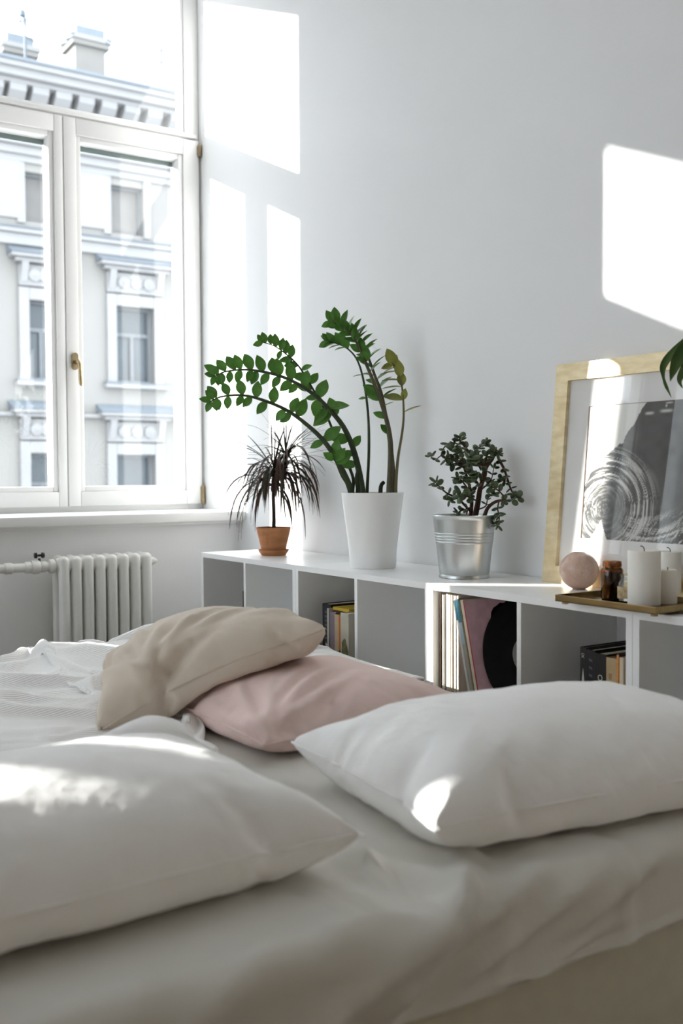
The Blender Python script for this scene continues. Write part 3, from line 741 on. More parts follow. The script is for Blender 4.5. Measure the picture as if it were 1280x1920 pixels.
# leaf: (t along stem, side +1 = left of travel seen from the camera, length px, angle from stem, tilt of the face towards up)
def pairs(t0, t1, n, l0, l1, up=60, dn=60, tu=15, td=10, both=True):
    out = []
    for i in range(n):
        t = t0 + (t1 - t0) * i / (n - 1); l = l0 + (l1 - l0) * (i / (n - 1)) ** 1.3
        out.append((t, 1, l, up, tu))
        if both: out.append((min(.985, t + .012), -1, l * .8, dn, td))
    return out
tipset = lambda l: [(.975, 1, l, 35, 10), (.975, -1, l, 35, 10), (.965, 1, l, 80, 10), (.965, -1, l, 75, 10)]
frond([(848, 965), (800, 850), (730, 735), (650, 650), (530, 560), (400, 505), (300, 483), (200, 490), (135, 520)], [-.01, -.05, -.09, -.1], .0125, .0018,
      pairs(.56, .93, 6, 36, 28, 72, 70) + [(.53, 1, 36, 80, 0), (.545, -1, 26, 70, 0), (.38, 1, 40, 80, 30), (.36, -1, 30, 70, 40), (.30, 1, 34, 40, 20)] + tipset(22), seed=2)
frond([(905, 965), (870, 790), (815, 650), (740, 555), (650, 470), (540, 405), (430, 370), (320, 355), (220, 365), (155, 392)], [0, .02, .03, .0], .0125, .0016,
      pairs(.60, .96, 9, 36, 30, 62, 66) + [(.56, 1, 38, 75, 0), (.57, -1, 26, 75, 0), (.48, 1, 40, 60, 50), (.47, -1, 38, 120, 20), (.43, -1, 42, 100, 40), (.42, 1, 40, 130, 50), (.39, -1, 44, 75, 30), (.36, 1, 40, 20, 40), (.27, -1, 36, 55, 10), (.22, -1, 26, 65, 20), (.2, -1, 32, 85, 30), (.24, 1, 30, 60, 10)] + tipset(22), seed=3)
frond([(855, 885), (790, 740), (715, 560), (650, 440), (580, 330), (520, 275), (460, 235), (395, 215)], [.0, .05, .08, .07], .006, .0013,
      pairs(.70, .96, 6, 28, 22, 60, 70, both=False) + [(.8, -1, 20, 100, 60), (.7, -1, 20, 95, 60), (.62, -1, 32, 40, 20), (.68, -1, 28, 35, 20), (.55, -1, 32, 40, 15), (.50, -1, 34, 55, 15), (.52, 1, 28, 70, 20), (.45, -1, 26, 60, 15), (.60, 1, 24, 100, 30), (.36, 1, 26, 60, 30), (.3, -1, 28, 60, 30)] + tipset(20)[:2], seed=4)
frond([(928, 965), (937, 760), (933, 580), (912, 420), (880, 310), (830, 250), (770, 222), (730, 212)], [.02, .04, .06, .06], .0062, .0016,
      [(.45, 1, 24, 85, 70), (.45, -1, 16, 80, 60), (.55, 1, 20, 85, 75), (.56, -1, 18, 85, 75)] + pairs(.76, .96, 5, 30, 24, 32, 40, 40, 60) + tipset(22)[:2], seed=5)
frond([(1040, 965), (1046, 800), (1040, 680), (1012, 560), (965, 430), (920, 320), (870, 210), (810, 145), (740, 112)], [.0, .0, -.02, -.04], .0125, .0018,
      [(.34, -1, 28, 25, 40), (.36, -1, 14, 50, 40), (.42, -1, 26, 50, 40), (.5, -1, 40, 25, 20), (.52, -1, 36, 40, 30), (.48, 1, 24, 75, 78)] + pairs(.62, .97, 8, 30, 34, 70, 40, 75, 40, both=False) + pairs(.68, .96, 7, 30, 26, 26, 34, 40, 30) + tipset(24)[:2], sm=M_STEMB, seed=6)
frond([(1062, 965), (1052, 800), (1030, 640), (1000, 480), (965, 380), (925, 270), (885, 190), (850, 150)], [.03, .03, .02, -.02], .0105, .0018,
      pairs(.5, .95, 9, 34, 26, 70, 48, 82, 55), sm=M_STEMB, seed=7)
frond([(1072, 930), (1082, 800), (1100, 690), (1110, 600), (1108, 500), (1098, 420), (1075, 350), (1050, 320)], [.0, .02, .02, .02], .006, .0018,
      [(.62, -1, 40, 75, 60), (.62, 1, 24, 20, 10), (.72, -1, 38, 80, 85), (.72, 1, 32, 12, 5), (.79, -1, 34, 80, 88), (.8, 1, 30, 15, 10), (.86, -1, 34, 80, 86), (.87, 1, 28, 15, 10), (.92, -1, 26, 70, 85), (.93, 1, 34, 10, 10), (.97, 1, 22, 60, 40), (.97, -1, 24, 60, 40), (.55, 1, 34, 70, 80)], sm=mat('tan_stem', (.16, .13, .06), .6, noise=.2, bump=.1), leafme=zleafy, seed=8)
frond([(835, 950), (800, 890), (775, 830), (762, 800)], [-.03, -.05], .0025, .0015, [(.9, 1, 30, 60, 10), (.8, 1, 34, 95, 0), (.95, -1, 26, 30, 20), (.95, 1, 22, 15, 60)], n=16, seed=9)
frond([(880, 950), (872, 900), (880, 850)], [.0, -.02], .008, .003, [], n=10, seed=10)
frond([(995, 960), (1000, 930), (1012, 918)], [.02, .03], .0075, .006, [], n=8, seed=11, sm=mat('cut_stub', (.03, .028, .02), .9, noise=.3))

# ------------------------------------------------------------------ spiky plant in terracotta
bx_, by_ = on(513, 1041, 2, UT)[:2]; TP = Vector((bx_, by_, UT)); td = float((np.array(TP) - CAM) @ FW)
sc = MB(); sc.lathe([(.001, 0), (.044, 0), (.046, .003), (.056, .018), (.0565, .0215), (.0535, .0215), (.045, .007), (.001, .006)], TP, 48)
sc.build('saucer', M_TERRA, None, smooth=40, loc=TP, label='terracotta saucer under the spiky plant', cat='saucer')
dr = empty('potted_dracaena', TP + Vector((0, 0, .007)), 'spiky plant with drooping brown leaves in a terracotta pot', 'plant')
DP = TP + Vector((0, 0, .007)); ph = .096
m = MB(); m.lathe([(.001, 0), (.041, 0), (.0425, .003), (.064, ph - .002), (.064, ph), (.0595, ph), (.058, ph - .02), (.001, ph - .02)], DP, 48); m.build('pot', M_TERRA, dr, smooth=40)
m = MB(); m.lathe([(.0005, ph - .008), (.04, ph - .010), (.0592, ph - .012)], DP, 32); m.build('soil', M_SOIL, dr, smooth=60)
M_DG = leaf_mat('dark_blade', (.030, .048, .022), (.085, .05, .035), .45, .15); M_DB = leaf_mat('dry_brown_blade', (.085, .034, .018), (.035, .018, .010), .7, .2)
def D4(x, y, d=0.): return at(360 + x / 4.267, 760 + y / 4.267, td + d)
tk = [DP + Vector((0, 0, ph - .02)), D4(655, 900), D4(650, 700), D4(660, 520)]
m = MB(); m.tube(spline([tuple(p) for p in tk], 14), [.008, .0078, .0076, .0074, .0072, .007, .007, .007, .007, .007, .007, .006, .006, .005], 9)
m.tube(spline([tuple(D4(658, 640)), tuple(D4(690, 560, .01)), tuple(D4(735, 480, .02)), tuple(D4(748, 400, .02))], 10), .0055, 8)
m.build('trunk', mat('dracaena_bark', (.05, .035, .022), .9, noise=.4, nscale=40, bump=.4), dr, smooth=60)
def blade(p, az, el, L_, droop, w, mt, tw=0.):
    """arching strap leaf as a thin closed blade"""
    n = 11; pts = []; d = Vector((math.cos(az) * math.cos(el), math.sin(az) * math.cos(el), math.sin(el))); q = Vector(p); out = []
    vs = []; fs = []
    for i in range(n + 1):
        t = i / n; sd = d.cross(Vector((0, 0, 1)))
        if sd.length < 1e-3: sd = Vector((math.sin(az), -math.cos(az), 0))
        sd.normalize(); sd = Matrix.Rotation(tw * t, 3, d) @ sd; nn = sd.cross(d).normalized()
        hw = w * (.45 + .55 * math.sin(math.pi * min(1, t * .8 + .2))) * (1 - t ** 4) + .0002
        vs += [q - sd * hw + nn * hw * .25, q - nn * .0003, q + sd * hw + nn * hw * .25, q + nn * .0005]
        q = q + d * (L_ / n); d = (d + Vector((0, 0, -droop / n * (.5 + t)))).normalized()
    for i in range(n):
        for j in range(4): a = i * 4 + j; b = i * 4 + (j + 1) % 4; fs.append((a, b, b + 4, a + 4))
    fs.append((0, 1, 2, 3)); fs.append(tuple(n * 4 + k for k in (3, 2, 1, 0)))
    mb = MB(); mb.add([(v[0], min(v[1], -.010), v[2]) for v in vs], fs); mb.build('leaf', mt, dr, smooth=60)
rg = random.Random(21)
heads = [(Vector(D4(655, 510).tolist()), 1.0), (Vector(D4(748, 400, .02).tolist()), .95)]
for hi, (hp, s_) in enumerate(heads):
    for k in range(36):      # living leaves
        az = rg.uniform(0, 6.283); el = rg.uniform(-.1, 1.15); L_ = rg.uniform(.13, .26) * s_
        blade(hp + Vector((0, 0, rg.uniform(-.02, .012))), az, el, L_, rg.uniform(.5, 2.2) * (1.2 - el * .5), rg.uniform(.0026, .0038), M_DG, rg.uniform(-.8, .8))
    for k in range(64):      # hanging dry skirt
        az = rg.uniform(0, 6.283); el = rg.uniform(-.2, .8); L_ = rg.uniform(.17, .29) * s_
        blade(hp + Vector((0, 0, -rg.uniform(.0, .08))), az, el, L_, rg.uniform(3.4, 6.5), rg.uniform(.0036, .0058), M_DB if rg.random() < .72 else M_DG, rg.uniform(-1.2, 1.2))
# the few leaves that stand out
for (x, y, dx, dy, L_, dp, mt) in ((750, 400, -30, -330, .175, .1, M_DG), (750, 380, 5, -250, .14, .1, M_DG), (640, 420, -10, -330, .16, .05, M_DG), (760, 400, 40, -250, .14, .3, M_DG), (800, 420, 300, -90, .165, .25, M_DB), (790, 400, 200, -150, .13, .2, M_DB), (590, 400, -420, -20, .20, .2, M_DG), (560, 600, -220, -35, .12, .1, M_DG)):
    a = Vector(D4(x, y).tolist()); b = Vector(D4(x + dx, y + dy).tolist()); d = (b - a).normalized()
    blade(a, math.atan2(d.y, d.x), math.asin(max(-1, min(1, d.z))), L_, dp, .0032, mt)

# ------------------------------------------------------------------ jade plant in the zinc bucket
bx_, by_ = on(870, 1082, 2, UT)[:2]; JP = Vector((bx_, by_, UT)); jd = float((np.array(JP) - CAM) @ FW)
jd_ = empty('potted_jade_plant', JP, 'small leaved jade plant in a ribbed zinc bucket', 'plant')
ph = .176; prof = [(.001, .0), (.068, 0), (.0715, .001), (.0715, .006), (.0695, .010)]
rad_at = lambda h: .0695 + (.0895 - .0695) * h / ph
for h_ in np.linspace(.012, .098, 6): prof.append((rad_at(h_), float(h_)))
for h_ in np.linspace(.100, .132, 33): prof.append((rad_at(h_) + .0013 * max(0, math.sin((h_ - .100) / .008 * 2 * math.pi)) ** .7, float(h_)))
for h_ in np.linspace(.135, ph - .004, 5): prof.append((rad_at(h_), float(h_)))
prof += [(.0905, ph - .003), (.0918, ph), (.0905, ph + .0025), (.0885, ph + .001), (.088, ph - .004), (.083, ph - .035), (.001, ph - .035)]
m = MB(); m.lathe(prof, JP, 72); m.build('bucket', M_ZINC, jd_, smooth=50, label='ribbed galvanised zinc bucket')
m = MB(); m.lathe([(.0005, ph - .008), (.05, ph - .010), (.0866, ph - .016)], JP, 36); m.build('soil', M_SOIL, jd_, smooth=60)
M_JL = leaf_mat('jade_leaf', (.035, .068, .024), (.095, .135, .068), .3, .08); M_JB = mat('jade_bark', (.10, .05, .032), .85, noise=.35, nscale=60, bump=.3)
jm = MB(); pr = []
for k in range(8): a = k / 7 * math.pi; pr.append((max(.0, math.sin(a)) ** .85 * .36 + .004, .5 - .5 * math.cos(a)))
jm.lathe([(r, h_) for r, h_ in pr], (0, 0, 0), 10, axis=0)
jm.v = [(x, y, z * .38) for (x, y, z) in jm.v]; jleaf = jm.mesh('leaf', M_JL, 80)
def J5(x, y, d=0.): return at(760 + x / 4.923, 780 + y / 4.923, jd + d)
rg = random.Random(5)
def jbranch(pts, d0, d1, r0, r1, n_pairs, size=62, start=.35, name='branch'):
    k = len(pts); P = [J5(p[0], p[1], d0 + (d1 - d0) * i / (k - 1)) for i, p in enumerate(pts)]; n = 4 * k
    Cc = spline(P, n); st = MB().tube(Cc, [r0 + (r1 - r0) * i / (n - 1) for i in range(n)], 8).build(name, M_JB, jd_, smooth=60, loc=Cc[0])
    for q in range(n_pairs + 1):
        t = start + (1 - start) * q / max(1, n_pairs); i = min(n - 2, int(t * (n - 1)))
        p = Vector(Cc[i].tolist()); tg = Vector((Cc[i + 1] - Cc[i]).tolist()).normalized()
        ph_ = rg.uniform(0, 6.28); a = tg.orthogonal().normalized(); a = Matrix.Rotation(ph_, 3, tg) @ a
        tip = q == n_pairs
        for s_ in ((1, -1) if not tip else (1, -1, 2, -2)):
            dv = a * (1 if s_ > 0 else -1)
            if abs(s_) == 2: dv = tg.cross(a) * (1 if s_ > 0 else -1)
            dv = (dv + tg * rg.uniform(.1, .7) + Vector((0, 0, rg.uniform(-.1, .35)))).normalized()
            L_ = size * .00149 / 4.923 * rg.uniform(.9, 1.3)
            place(jleaf, 'leaf', st, orient(p + dv * r1, dv, Vector((rg.uniform(-.5, .5), rg.uniform(-.5, .5), 1)) - FWV * rg.uniform(-.2, .9), L_))
jbranch([(640, 930), (668, 800), (690, 660), (735, 520), (700, 440), (640, 400)], .0, .0, .0085, .0045, 4, 75, .5, 'trunk')
jbranch([(600, 930), (610, 800), (600, 690), (565, 560), (530, 440)], .02, .02, .006, .003, 4, 70)
jbranch([(640, 400), (590, 340), (545, 280), (505, 235), (500, 200)], .0, -.01, .004, .002, 5, 66, .05)
jbranch([(700, 600), (745, 470), (800, 395), (835, 315), (862, 400), (905, 480), (940, 580), (965, 660), (1000, 730)], .0, .02, .0065, .002, 7, 56, .35)
jbranch([(725, 930), (762, 845), (835, 790), (925, 775)], -.02, -.04, .0058, .0035, 1, 50, .9)
jbranch([(925, 775), (880, 710), (830, 670), (785, 645)], -.04, -.05, .0025, .0014, 2, 62, .4)
jbranch([(860, 790), (850, 860), (865, 940), (845, 1030)], -.04, -.07, .0022, .0013, 4, 62, .3)
jbranch([(925, 775), (960, 790), (990, 770), (1050, 745)], -.04, -.03, .0022, .0013, 2, 66, .4)
jbranch([(600, 880), (480, 760), (385, 715), (310, 650), (270, 605)], -.01, -.04, .0036, .0014, 4, 62, .35)
jbranch([(480, 760), (430, 760), (400, 780)], -.02, -.04, .002, .0013, 2, 64, .3)
jbranch([(610, 800), (580, 690), (520, 600), (470, 570)], -.01, -.05, .0035, .0016, 4, 64, .25)
jbranch([(640, 520), (520, 430), (430, 390), (365, 400)], .0, -.03, .003, .0014, 4, 66, .3)
jbranch([(500, 260), (440, 248), (395, 255), (350, 300), (330, 360), (262, 405), (230, 360)], .0, -.02, .0022, .0012, 4, 64, .12)
jbranch([(650, 620), (560, 500), (470, 440), (405, 455)], .02, .0, .003, .0014, 4, 66, .3)
jbranch([(700, 500), (640, 370), (680, 290), (760, 250)], .02, .03, .0035, .0015, 6, 66, .2)
jbranch([(740, 480), (740, 390), (790, 330), (870, 345)], .0, -.02, .0028, .0014, 5, 62, .25)
jbranch([(665, 620), (600, 520), (590, 430), (600, 390)], -.03, -.06, .003, .0015, 5, 78, .2)
jbranch([(620, 840), (540, 865), (470, 895)], -.02, -.04, .0025, .0013, 3, 60, .3)
jbranch([(700, 680), (745, 640), (790, 590), (820, 450)], .01, .02, .0022, .0012, 4, 52, .3)
jbranch([(650, 780), (560, 740), (500, 740)], -.03, -.06, .0025, .0014, 3, 88, .3)
jbranch([(680, 860), (740, 830), (760, 760), (810, 710)], -.02, -.04, .0022, .0013, 3, 56, .4)
jbranch([(940, 600), (900, 600), (870, 590)], .02, .02, .0016, .001, 2, 54, .3)
jbranch([(560, 330), (500, 340), (450, 330), (440, 290)], -.02, -.04, .0025, .0013, 4, 68, .2)
jbranch([(690, 650), (640, 600), (610, 560)], -.02, -.05, .003, .0016, 3, 80, .2)

# ------------------------------------------------------------------ leaning picture
fbl = on(1018, 1090, 2, UT); PX0 = float(fbl[0]); PYB = -.078; PH, PW, FT = .592, .80, .022
lean = math.asin((-PYB - .004 - FT * .9) / PH)
PIC = Matrix.Translation((PX0, PYB, UT)) @ Matrix.Rotation(-lean, 4, 'X')      # local: X right, Z up, -Y towards the room
pic = empty('framed_picture', (PX0, PYB, UT), 'gold framed abstract brushstroke picture leaning on the wall', 'picture')
def ppart(name, mb, m, smooth=False, parent=None):
    me = mb.mesh(name, m, smooth); return place(me, name, parent or pic, PIC)
fw_ = .046
for (nm, pts) in (('frame_rail', [(0, 0), (PW, 0), (PW - fw_, fw_), (fw_, fw_)]), ('frame_rail', [(0, PH), (PW, PH), (PW - fw_, PH - fw_), (fw_, PH - fw_)]),
                  ('frame_stile', [(0, 0), (fw_, fw_), (fw_, PH - fw_), (0, PH)]), ('frame_stile', [(PW, 0), (PW - fw_, fw_), (PW - fw_, PH - fw_), (PW, PH)])):
    ppart(nm, MB().prism(pts, 1, 0, FT), M_GOLD)
ppart('backing_board', MB().box(fw_ * .5, PW - fw_ * .5, FT * .7, FT * .9, fw_ * .5, PH - fw_ * .5), mat('brown_board', (.25, .17, .1), .9, noise=.2))
ppart('passepartout', MB().box(fw_ - .002, PW - fw_ + .002, .0115, .0135, fw_ - .002, PH - fw_ + .002), M_MAT)
# the print
AX0, AX1, AZ0, AZ1 = .122, .66, .125, .472
gx, gz = 210, 150
U, V = np.meshgrid(np.linspace(0, 1, gx), np.linspace(0, 1, gz))
px = 175 + U * 2100; py = 1640 - V * 1510
rs = np.random.RandomState(3)
def fnoise(a, b, s, seed):
    r = np.random.RandomState(seed); T = r.rand(64, 64); x = (a * s) % 63; y = (b * s) % 63
    i = x.astype(int); j = y.astype(int); f = x - i; g = y - j; f = f * f * (3 - 2 * f); g = g * g * (3 - 2 * g)
    return (T[i, j] * (1 - f) + T[i + 1, j] * f) * (1 - g) + (T[i, j + 1] * (1 - f) + T[i + 1, j + 1] * f) * g
cx_ = [60, 130, 180, 250, 370, 550, 650, 665, 750, 830, 900, 960, 1280, 2400]; cy_ = [1300, 1120, 1020, 870, 740, 600, 545, 480, 380, 230, 120, 85, 75, 70]
curve = np.interp(px, cx_, cy_) + (fnoise(px, py, .03, 1) - .5) * 26
dark = np.clip((py - curve) / 12, 0, 1)
tri = (py > 1420) & (np.abs(px - (425 + (py - 1420) * -.09)) < (py - 1420) * .48)
dark = dark * (~tri)
r1 = np.hypot((px - 470) * 1.0, (py - 1290) * .92); a1 = np.arctan2(py - 1290, px - 470)
st1 = fnoise(r1 * .075, a1 * 2.2 + 9, 1., 2) * .6 + fnoise(r1 * .2, a1 * 3 + 5, 1., 4) * .4
band = np.exp(-((r1 - 430) / 150) ** 2) * np.clip(np.cos((a1 + .75) * .62), 0, 1)
left = np.exp(-((px - 230) / 200) ** 2) * np.clip((py - 800) / 400, 0, 1)
r2 = np.hypot(px - 1000, (py - 500) * .8); st2 = fnoise(r2 * .05, np.arctan2(py - 500, px - 1000) * 3 + 7, 1., 6) * .5 + fnoise(px * .2 + py * .12, (px * .4 - py) * .012 + 20, 1., 7) * .5
bot = np.clip((py - 1250) / 300, 0, 1) * np.clip((px - 640) / 150, 0, 1)
white = np.clip((st1 - .45) * 5, 0, 1) * np.clip(band * 1.5 + left * .6, 0, 1) + np.clip((st2 - .5) * 6, 0, 1) * bot
for (wx_, wy_, ww, wh) in ((950, 250, 50, 14), (1150, 235, 70, 16), (1180, 150, 40, 8), (1145, 180, 12, 14)):
    white += np.exp(-((px - wx_) / ww) ** 4 - ((py - wy_) / wh) ** 2) * .9
white = np.clip(white, 0, .9)
dk = .045 + .035 * fnoise(px, py, .012, 8)
val = dark * (dk * (1 - white) + .7 * white) + (1 - dark) * .76
val = np.where((px < 182) & (py > 150), val, val)
vs = [(AX0 + u * (AX1 - AX0), .0106, AZ0 + v * (AZ1 - AZ0)) for u, v in zip(U.ravel(), V.ravel())]
vs = [(x, .0112 - .0004, z) for x, y, z in vs]
fs = [(j * gx + i, j * gx + i + 1, (j + 1) * gx + i + 1, (j + 1) * gx + i) for j in range(gz - 1) for i in range(gx - 1)]
me = bpy.data.meshes.new('print'); me.from_pydata(vs, [], fs)
ca = me.color_attributes.new('ink', 'FLOAT_COLOR', 'POINT')
cols = np.ones((gx * gz, 4)); cols[:, 0] = val.ravel(); cols[:, 1] = val.ravel() * .985; cols[:, 2] = val.ravel() * .93; ca.data.foreach_set('color', cols.ravel())
pm = bpy.data.materials.new('brush_print'); pm.use_nodes = True
an = pm.node_tree.nodes.new('ShaderNodeVertexColor'); an.layer_name = 'ink'; pm.node_tree.links.new(an.outputs[0], pm.node_tree.nodes['Principled BSDF'].inputs['Base Color'])
pm.node_tree.nodes['Principled BSDF'].inputs['Roughness'].default_value = .8
me.materials.append(pm); place(me, 'print', pic, PIC)
ppart('print_edge', MB().box(AX0 - .003, AX0, .0095, .0115, AZ0, AZ1).box(AX0 - .003, AX1, .0098, .0112, AZ1, AZ1 + .001), mat('brown_edge', (.22, .15, .11), .8, noise=.3))
ppart('picture_glass', MB().box(fw_ - .002, PW - fw_ + .002, .0055, .0075, fw_ - .002, PH - fw_ + .002), M_PICGLASS)

# ------------------------------------------------------------------ tray and what stands on it
TZ = UT + .012
ta = on(1040, 1122, 2, TZ); tb = on(1228, 1147, 2, TZ)
tx0, tx1, ty0 = float(ta[0]), float(tb[0]), float((ta[1] + tb[1]) / 2); ty1 = ty0 + .19
tray = empty('brass_tray', ((tx0 + tx1) / 2, (ty0 + ty1) / 2, UT), 'rectangular brass tray with candles and jars on the shelf', 'tray')
M_TRAY = mat('brushed_brass', (.36, .26, .12), .3, 1., noise=.25, nscale=30, stretch=(.3, 3, 1), bump=.03)
MB().box(tx0, tx1, ty0, ty1, UT + .006, UT + .009, .001).build('tray_plate', M_TRAY, tray)
MB().box(tx0 + .003, tx1 - .003, ty0 + .003, ty1 - .003, UT + .009, UT + .0105).build('tray_mirror', mat('dark_mirror_base', (.16, .10, .04), .12, .9, noise=.15, nscale=6), tray)
for (a, b, c, d) in ((tx0, tx1, ty0, ty0 + .003), (tx0, tx1, ty1 - .003, ty1), (tx0, tx0 + .003, ty0 + .003, ty1 - .003), (tx1 - .003, tx1, ty0 + .003, ty1 - .003)):
    MB().box(a, b, c, d, UT + .006, UT + .021, .001).build('tray_rim', M_TRAY, tray)
for a in (tx0 + .02, tx1 - .012):
    for b in (ty0 + .012, ty1 - .015):
        m = MB(); m.lathe([(.004, 0), (.0075, .001), (.0075, .005), (.006, .006)], (a, b, UT), 16); m.build('tray_foot', M_BRASS, tray, smooth=40)
TT = UT + .0105
def candle(px, py, d, h, label, z=TT, wick=1):
    p = on(px, py, 2, z); c = (float(p[0]), float(p[1]), z); r = d / 2
    o = empty('pillar_candle', c, label, 'candle', 'ivory pillar candles on the tray')
    m = MB(); m.lathe([(.001, 0), (r - .002, 0), (r, .002), (r, h - .003), (r - .002, h - .0005), (r - .006, h - .0015), (.008, h - .003), (.001, h - .0035)], c, 56)
    m.build('wax', M_CANDLE, o, smooth=40)
    b = Vector(c) + Vector((0, 0, h - .004))
    m = MB(); m.tube(spline([b, b + Vector((-.001, 0, .008)), b + Vector((-.004, 0, .012)) - FWV * 0 - RTV * .002, b + Vector((-.0, 0, .0125)) - RTV * .008], 9) if wick == 1 else [b, b + Vector((0, 0, .009))], .0011, 6)
    m.build('wick', M_WICK, o, smooth=60)
candle(1207, 1134, .069, .118, 'large ivory pillar candle at the front of the tray')
candle(1256, 1112, .05, .099, 'tall ivory candle behind the large one, half hidden')
candle(1251, 1132, .040, .075, 'short ivory candle right of the large one', wick=0)
# stone candle ball
p = on(1085, 1104, 2, UT); r = .0485; c = (float(p[0]), float(p[1]), UT)
o = empty('stone_ball_candle_holder', c, 'round pinkish veined stone candle holder in front of the picture', 'candle holder')
pr = [(.001, .0), (.016, .0), (.018, .001)]
for k in range(3, 28):
    a = -math.pi / 2 + math.pi * k / 30; pr.append((r * math.cos(a) * 1.02, r + r * math.sin(a) - .0015))
pr += [(.019, 2 * r - .006), (.017, 2 * r - .02), (.001, 2 * r - .02)]
m = MB(); m.lathe(pr, c, 56)
ms = m.build('body', M_STONE, o, smooth=60)
N = M_STONE.node_tree.nodes; L = M_STONE.node_tree.links; b = N['Principled BSDF']; old = b.inputs['Base Color'].links[0].from_socket
vo = N.new('ShaderNodeTexVoronoi'); vo.feature = 'DISTANCE_TO_EDGE'; vo.inputs['Scale'].default_value = 70; tcn = N.new('ShaderNodeTexCoord')
nz = N.new('ShaderNodeTexNoise'); nz.inputs['Scale'].default_value = 30; vm = N.new('ShaderNodeVectorMath'); vm.operation = 'MULTIPLY_ADD'; vm.inputs[1].default_value = (.03, .03, .03)
L.new(tcn.outputs['Object'], nz.inputs['Vector']); L.new(nz.outputs['Color'], vm.inputs[0]); L.new(tcn.outputs['Object'], vm.inputs[2]); L.new(vm.outputs[0], vo.inputs['Vector'])
mr = N.new('ShaderNodeMapRange'); mr.inputs[1].default_value = 0; mr.inputs[2].default_value = .03; L.new(vo.outputs['Distance'], mr.inputs[0])
mx = N.new('ShaderNodeMix'); mx.data_type = 'RGBA'; mx.inputs[6].default_value = (.50, .31, .23, 1); L.new(mr.outputs[0], mx.inputs[0]); L.new(old, mx.inputs[7]); L.new(mx.outputs[2], b.inputs['Base Color'])
M_STONE.node_tree.nodes['Principled BSDF'].inputs['Coat Weight'].default_value = .3
# amber jar
def vol_glass(name, col, rough=.02):
    m = bpy.data.materials.new(name); m.use_nodes = True; b = m.node_tree.nodes['Principled BSDF']
    b.inputs['Base Color'].default_value = (*col, 1); b.inputs['Transmission Weight'].default_value = 1.; b.inputs['Roughness'].default_value = rough; b.inputs['IOR'].default_value = 1.48
    return m
p = on(1147, 1124, 2, TT); c = (float(p[0]), float(p[1]), TT)
o = empty('amber_jar', c, 'empty amber glass jar standing on the brass tray', 'jar')
R = .0245
m = MB(); m.lathe([(.001, 0), (R - .003, 0), (R, .003), (R, .066), (R - .001, .069), (R - .004, .0715), (R - .004, .074), (R - .0025, .0755), (R - .004, .077), (R - .0025, .079), (R - .004, .0805), (R - .0035, .085), (R - .005, .086), (R - .0065, .085), (R - .0065, .071), (R - .0025, .066), (R - .0025, .004), (.001, .003)], c, 48)
m.build('glass', vol_glass('amber_glass', (.42, .17, .03)), o, smooth=50)
MB().lathe([(.001, .0035), (R - .003, .0035), (R - .003, .064), (.001, .0645)], c, 40).build('wax', mat('dark_wax', (.010, .005, .003), .5, noise=.2), o, smooth=50)
p = on(1172, 1128, 2, TT); c = (float(p[0]), float(p[1]), TT)
o = empty('small_bottle', c, 'small clear glass bottle with a cream label beside the jar', 'bottle')
R = .0165
m = MB(); m.lathe([(.001, 0), (R - .002, 0), (R, .002), (R, .042), (R - .004, .047), (R - .006, .050), (R - .006, .053), (R - .0045, .055), (R - .0045, .06), (R - .0065, .061), (R - .008, .058), (R - .008, .048), (R - .0025, .041), (R - .0025, .003), (.001, .002)], c, 40)
m.build('glass', vol_glass('clear_glass', (.93, .95, .93)), o, smooth=50)
m = MB(); seg = 24; vs = []; fs = []
for k in range(seg + 1):
    a = math.radians(215 + 120 * k / seg)
    for rr in (R + .0002, R + .0006):
        for z in (.008, .034): vs.append((c[0] + rr * math.cos(a), c[1] + rr * math.sin(a), c[2] + z))
for k in range(seg):
    a = k * 4; fs += [(a, a + 4, a + 5, a + 1), (a + 2, a + 3, a + 7, a + 6), (a + 1, a + 5, a + 7, a + 3), (a, a + 2, a + 6, a + 4)]
m.add(vs, fs); m.build('paper_label', mat('cream_label', (.70, .58, .38), .8, col2=(.45, .30, .14), nscale=90, bump=.03), o)

# ------------------------------------------------------------------ plant at the right edge
vp = Vector((2.80, -.20, UT)); vn = empty('potted_leafy_plant', vp, 'broad leaved plant hanging in from the right edge', 'plant')
m = MB(); m.lathe([(.001, 0), (.06, 0), (.063, .003), (.08, .15), (.08, .155), (.074, .155), (.07, .13), (.001, .13)], vp, 48); m.build('pot', M_POTW, vn, smooth=40)
MB().lathe([(.0005, .145), (.072, .142)], vp, 32).build('soil', M_SOIL, vn)
M_VL = leaf_mat('broad_leaf', (.050, .105, .020), (.12, .20, .06), .4, .25)
def V3(px, py, y): q = on(px, py, 1, y); return Vector(q.tolist())
hub = V3(1300, 622, -.17)
MB().tube(spline([tuple(vp + Vector((0, 0, .14))), (2.74, -.2, 1.0), (2.60, -.19, 1.27), tuple(hub)], 20), [.006 - .0002 * k for k in range(20)], 8).build('stem', M_STEM, vn, smooth=60, loc=vp + Vector((0, 0, .14)))
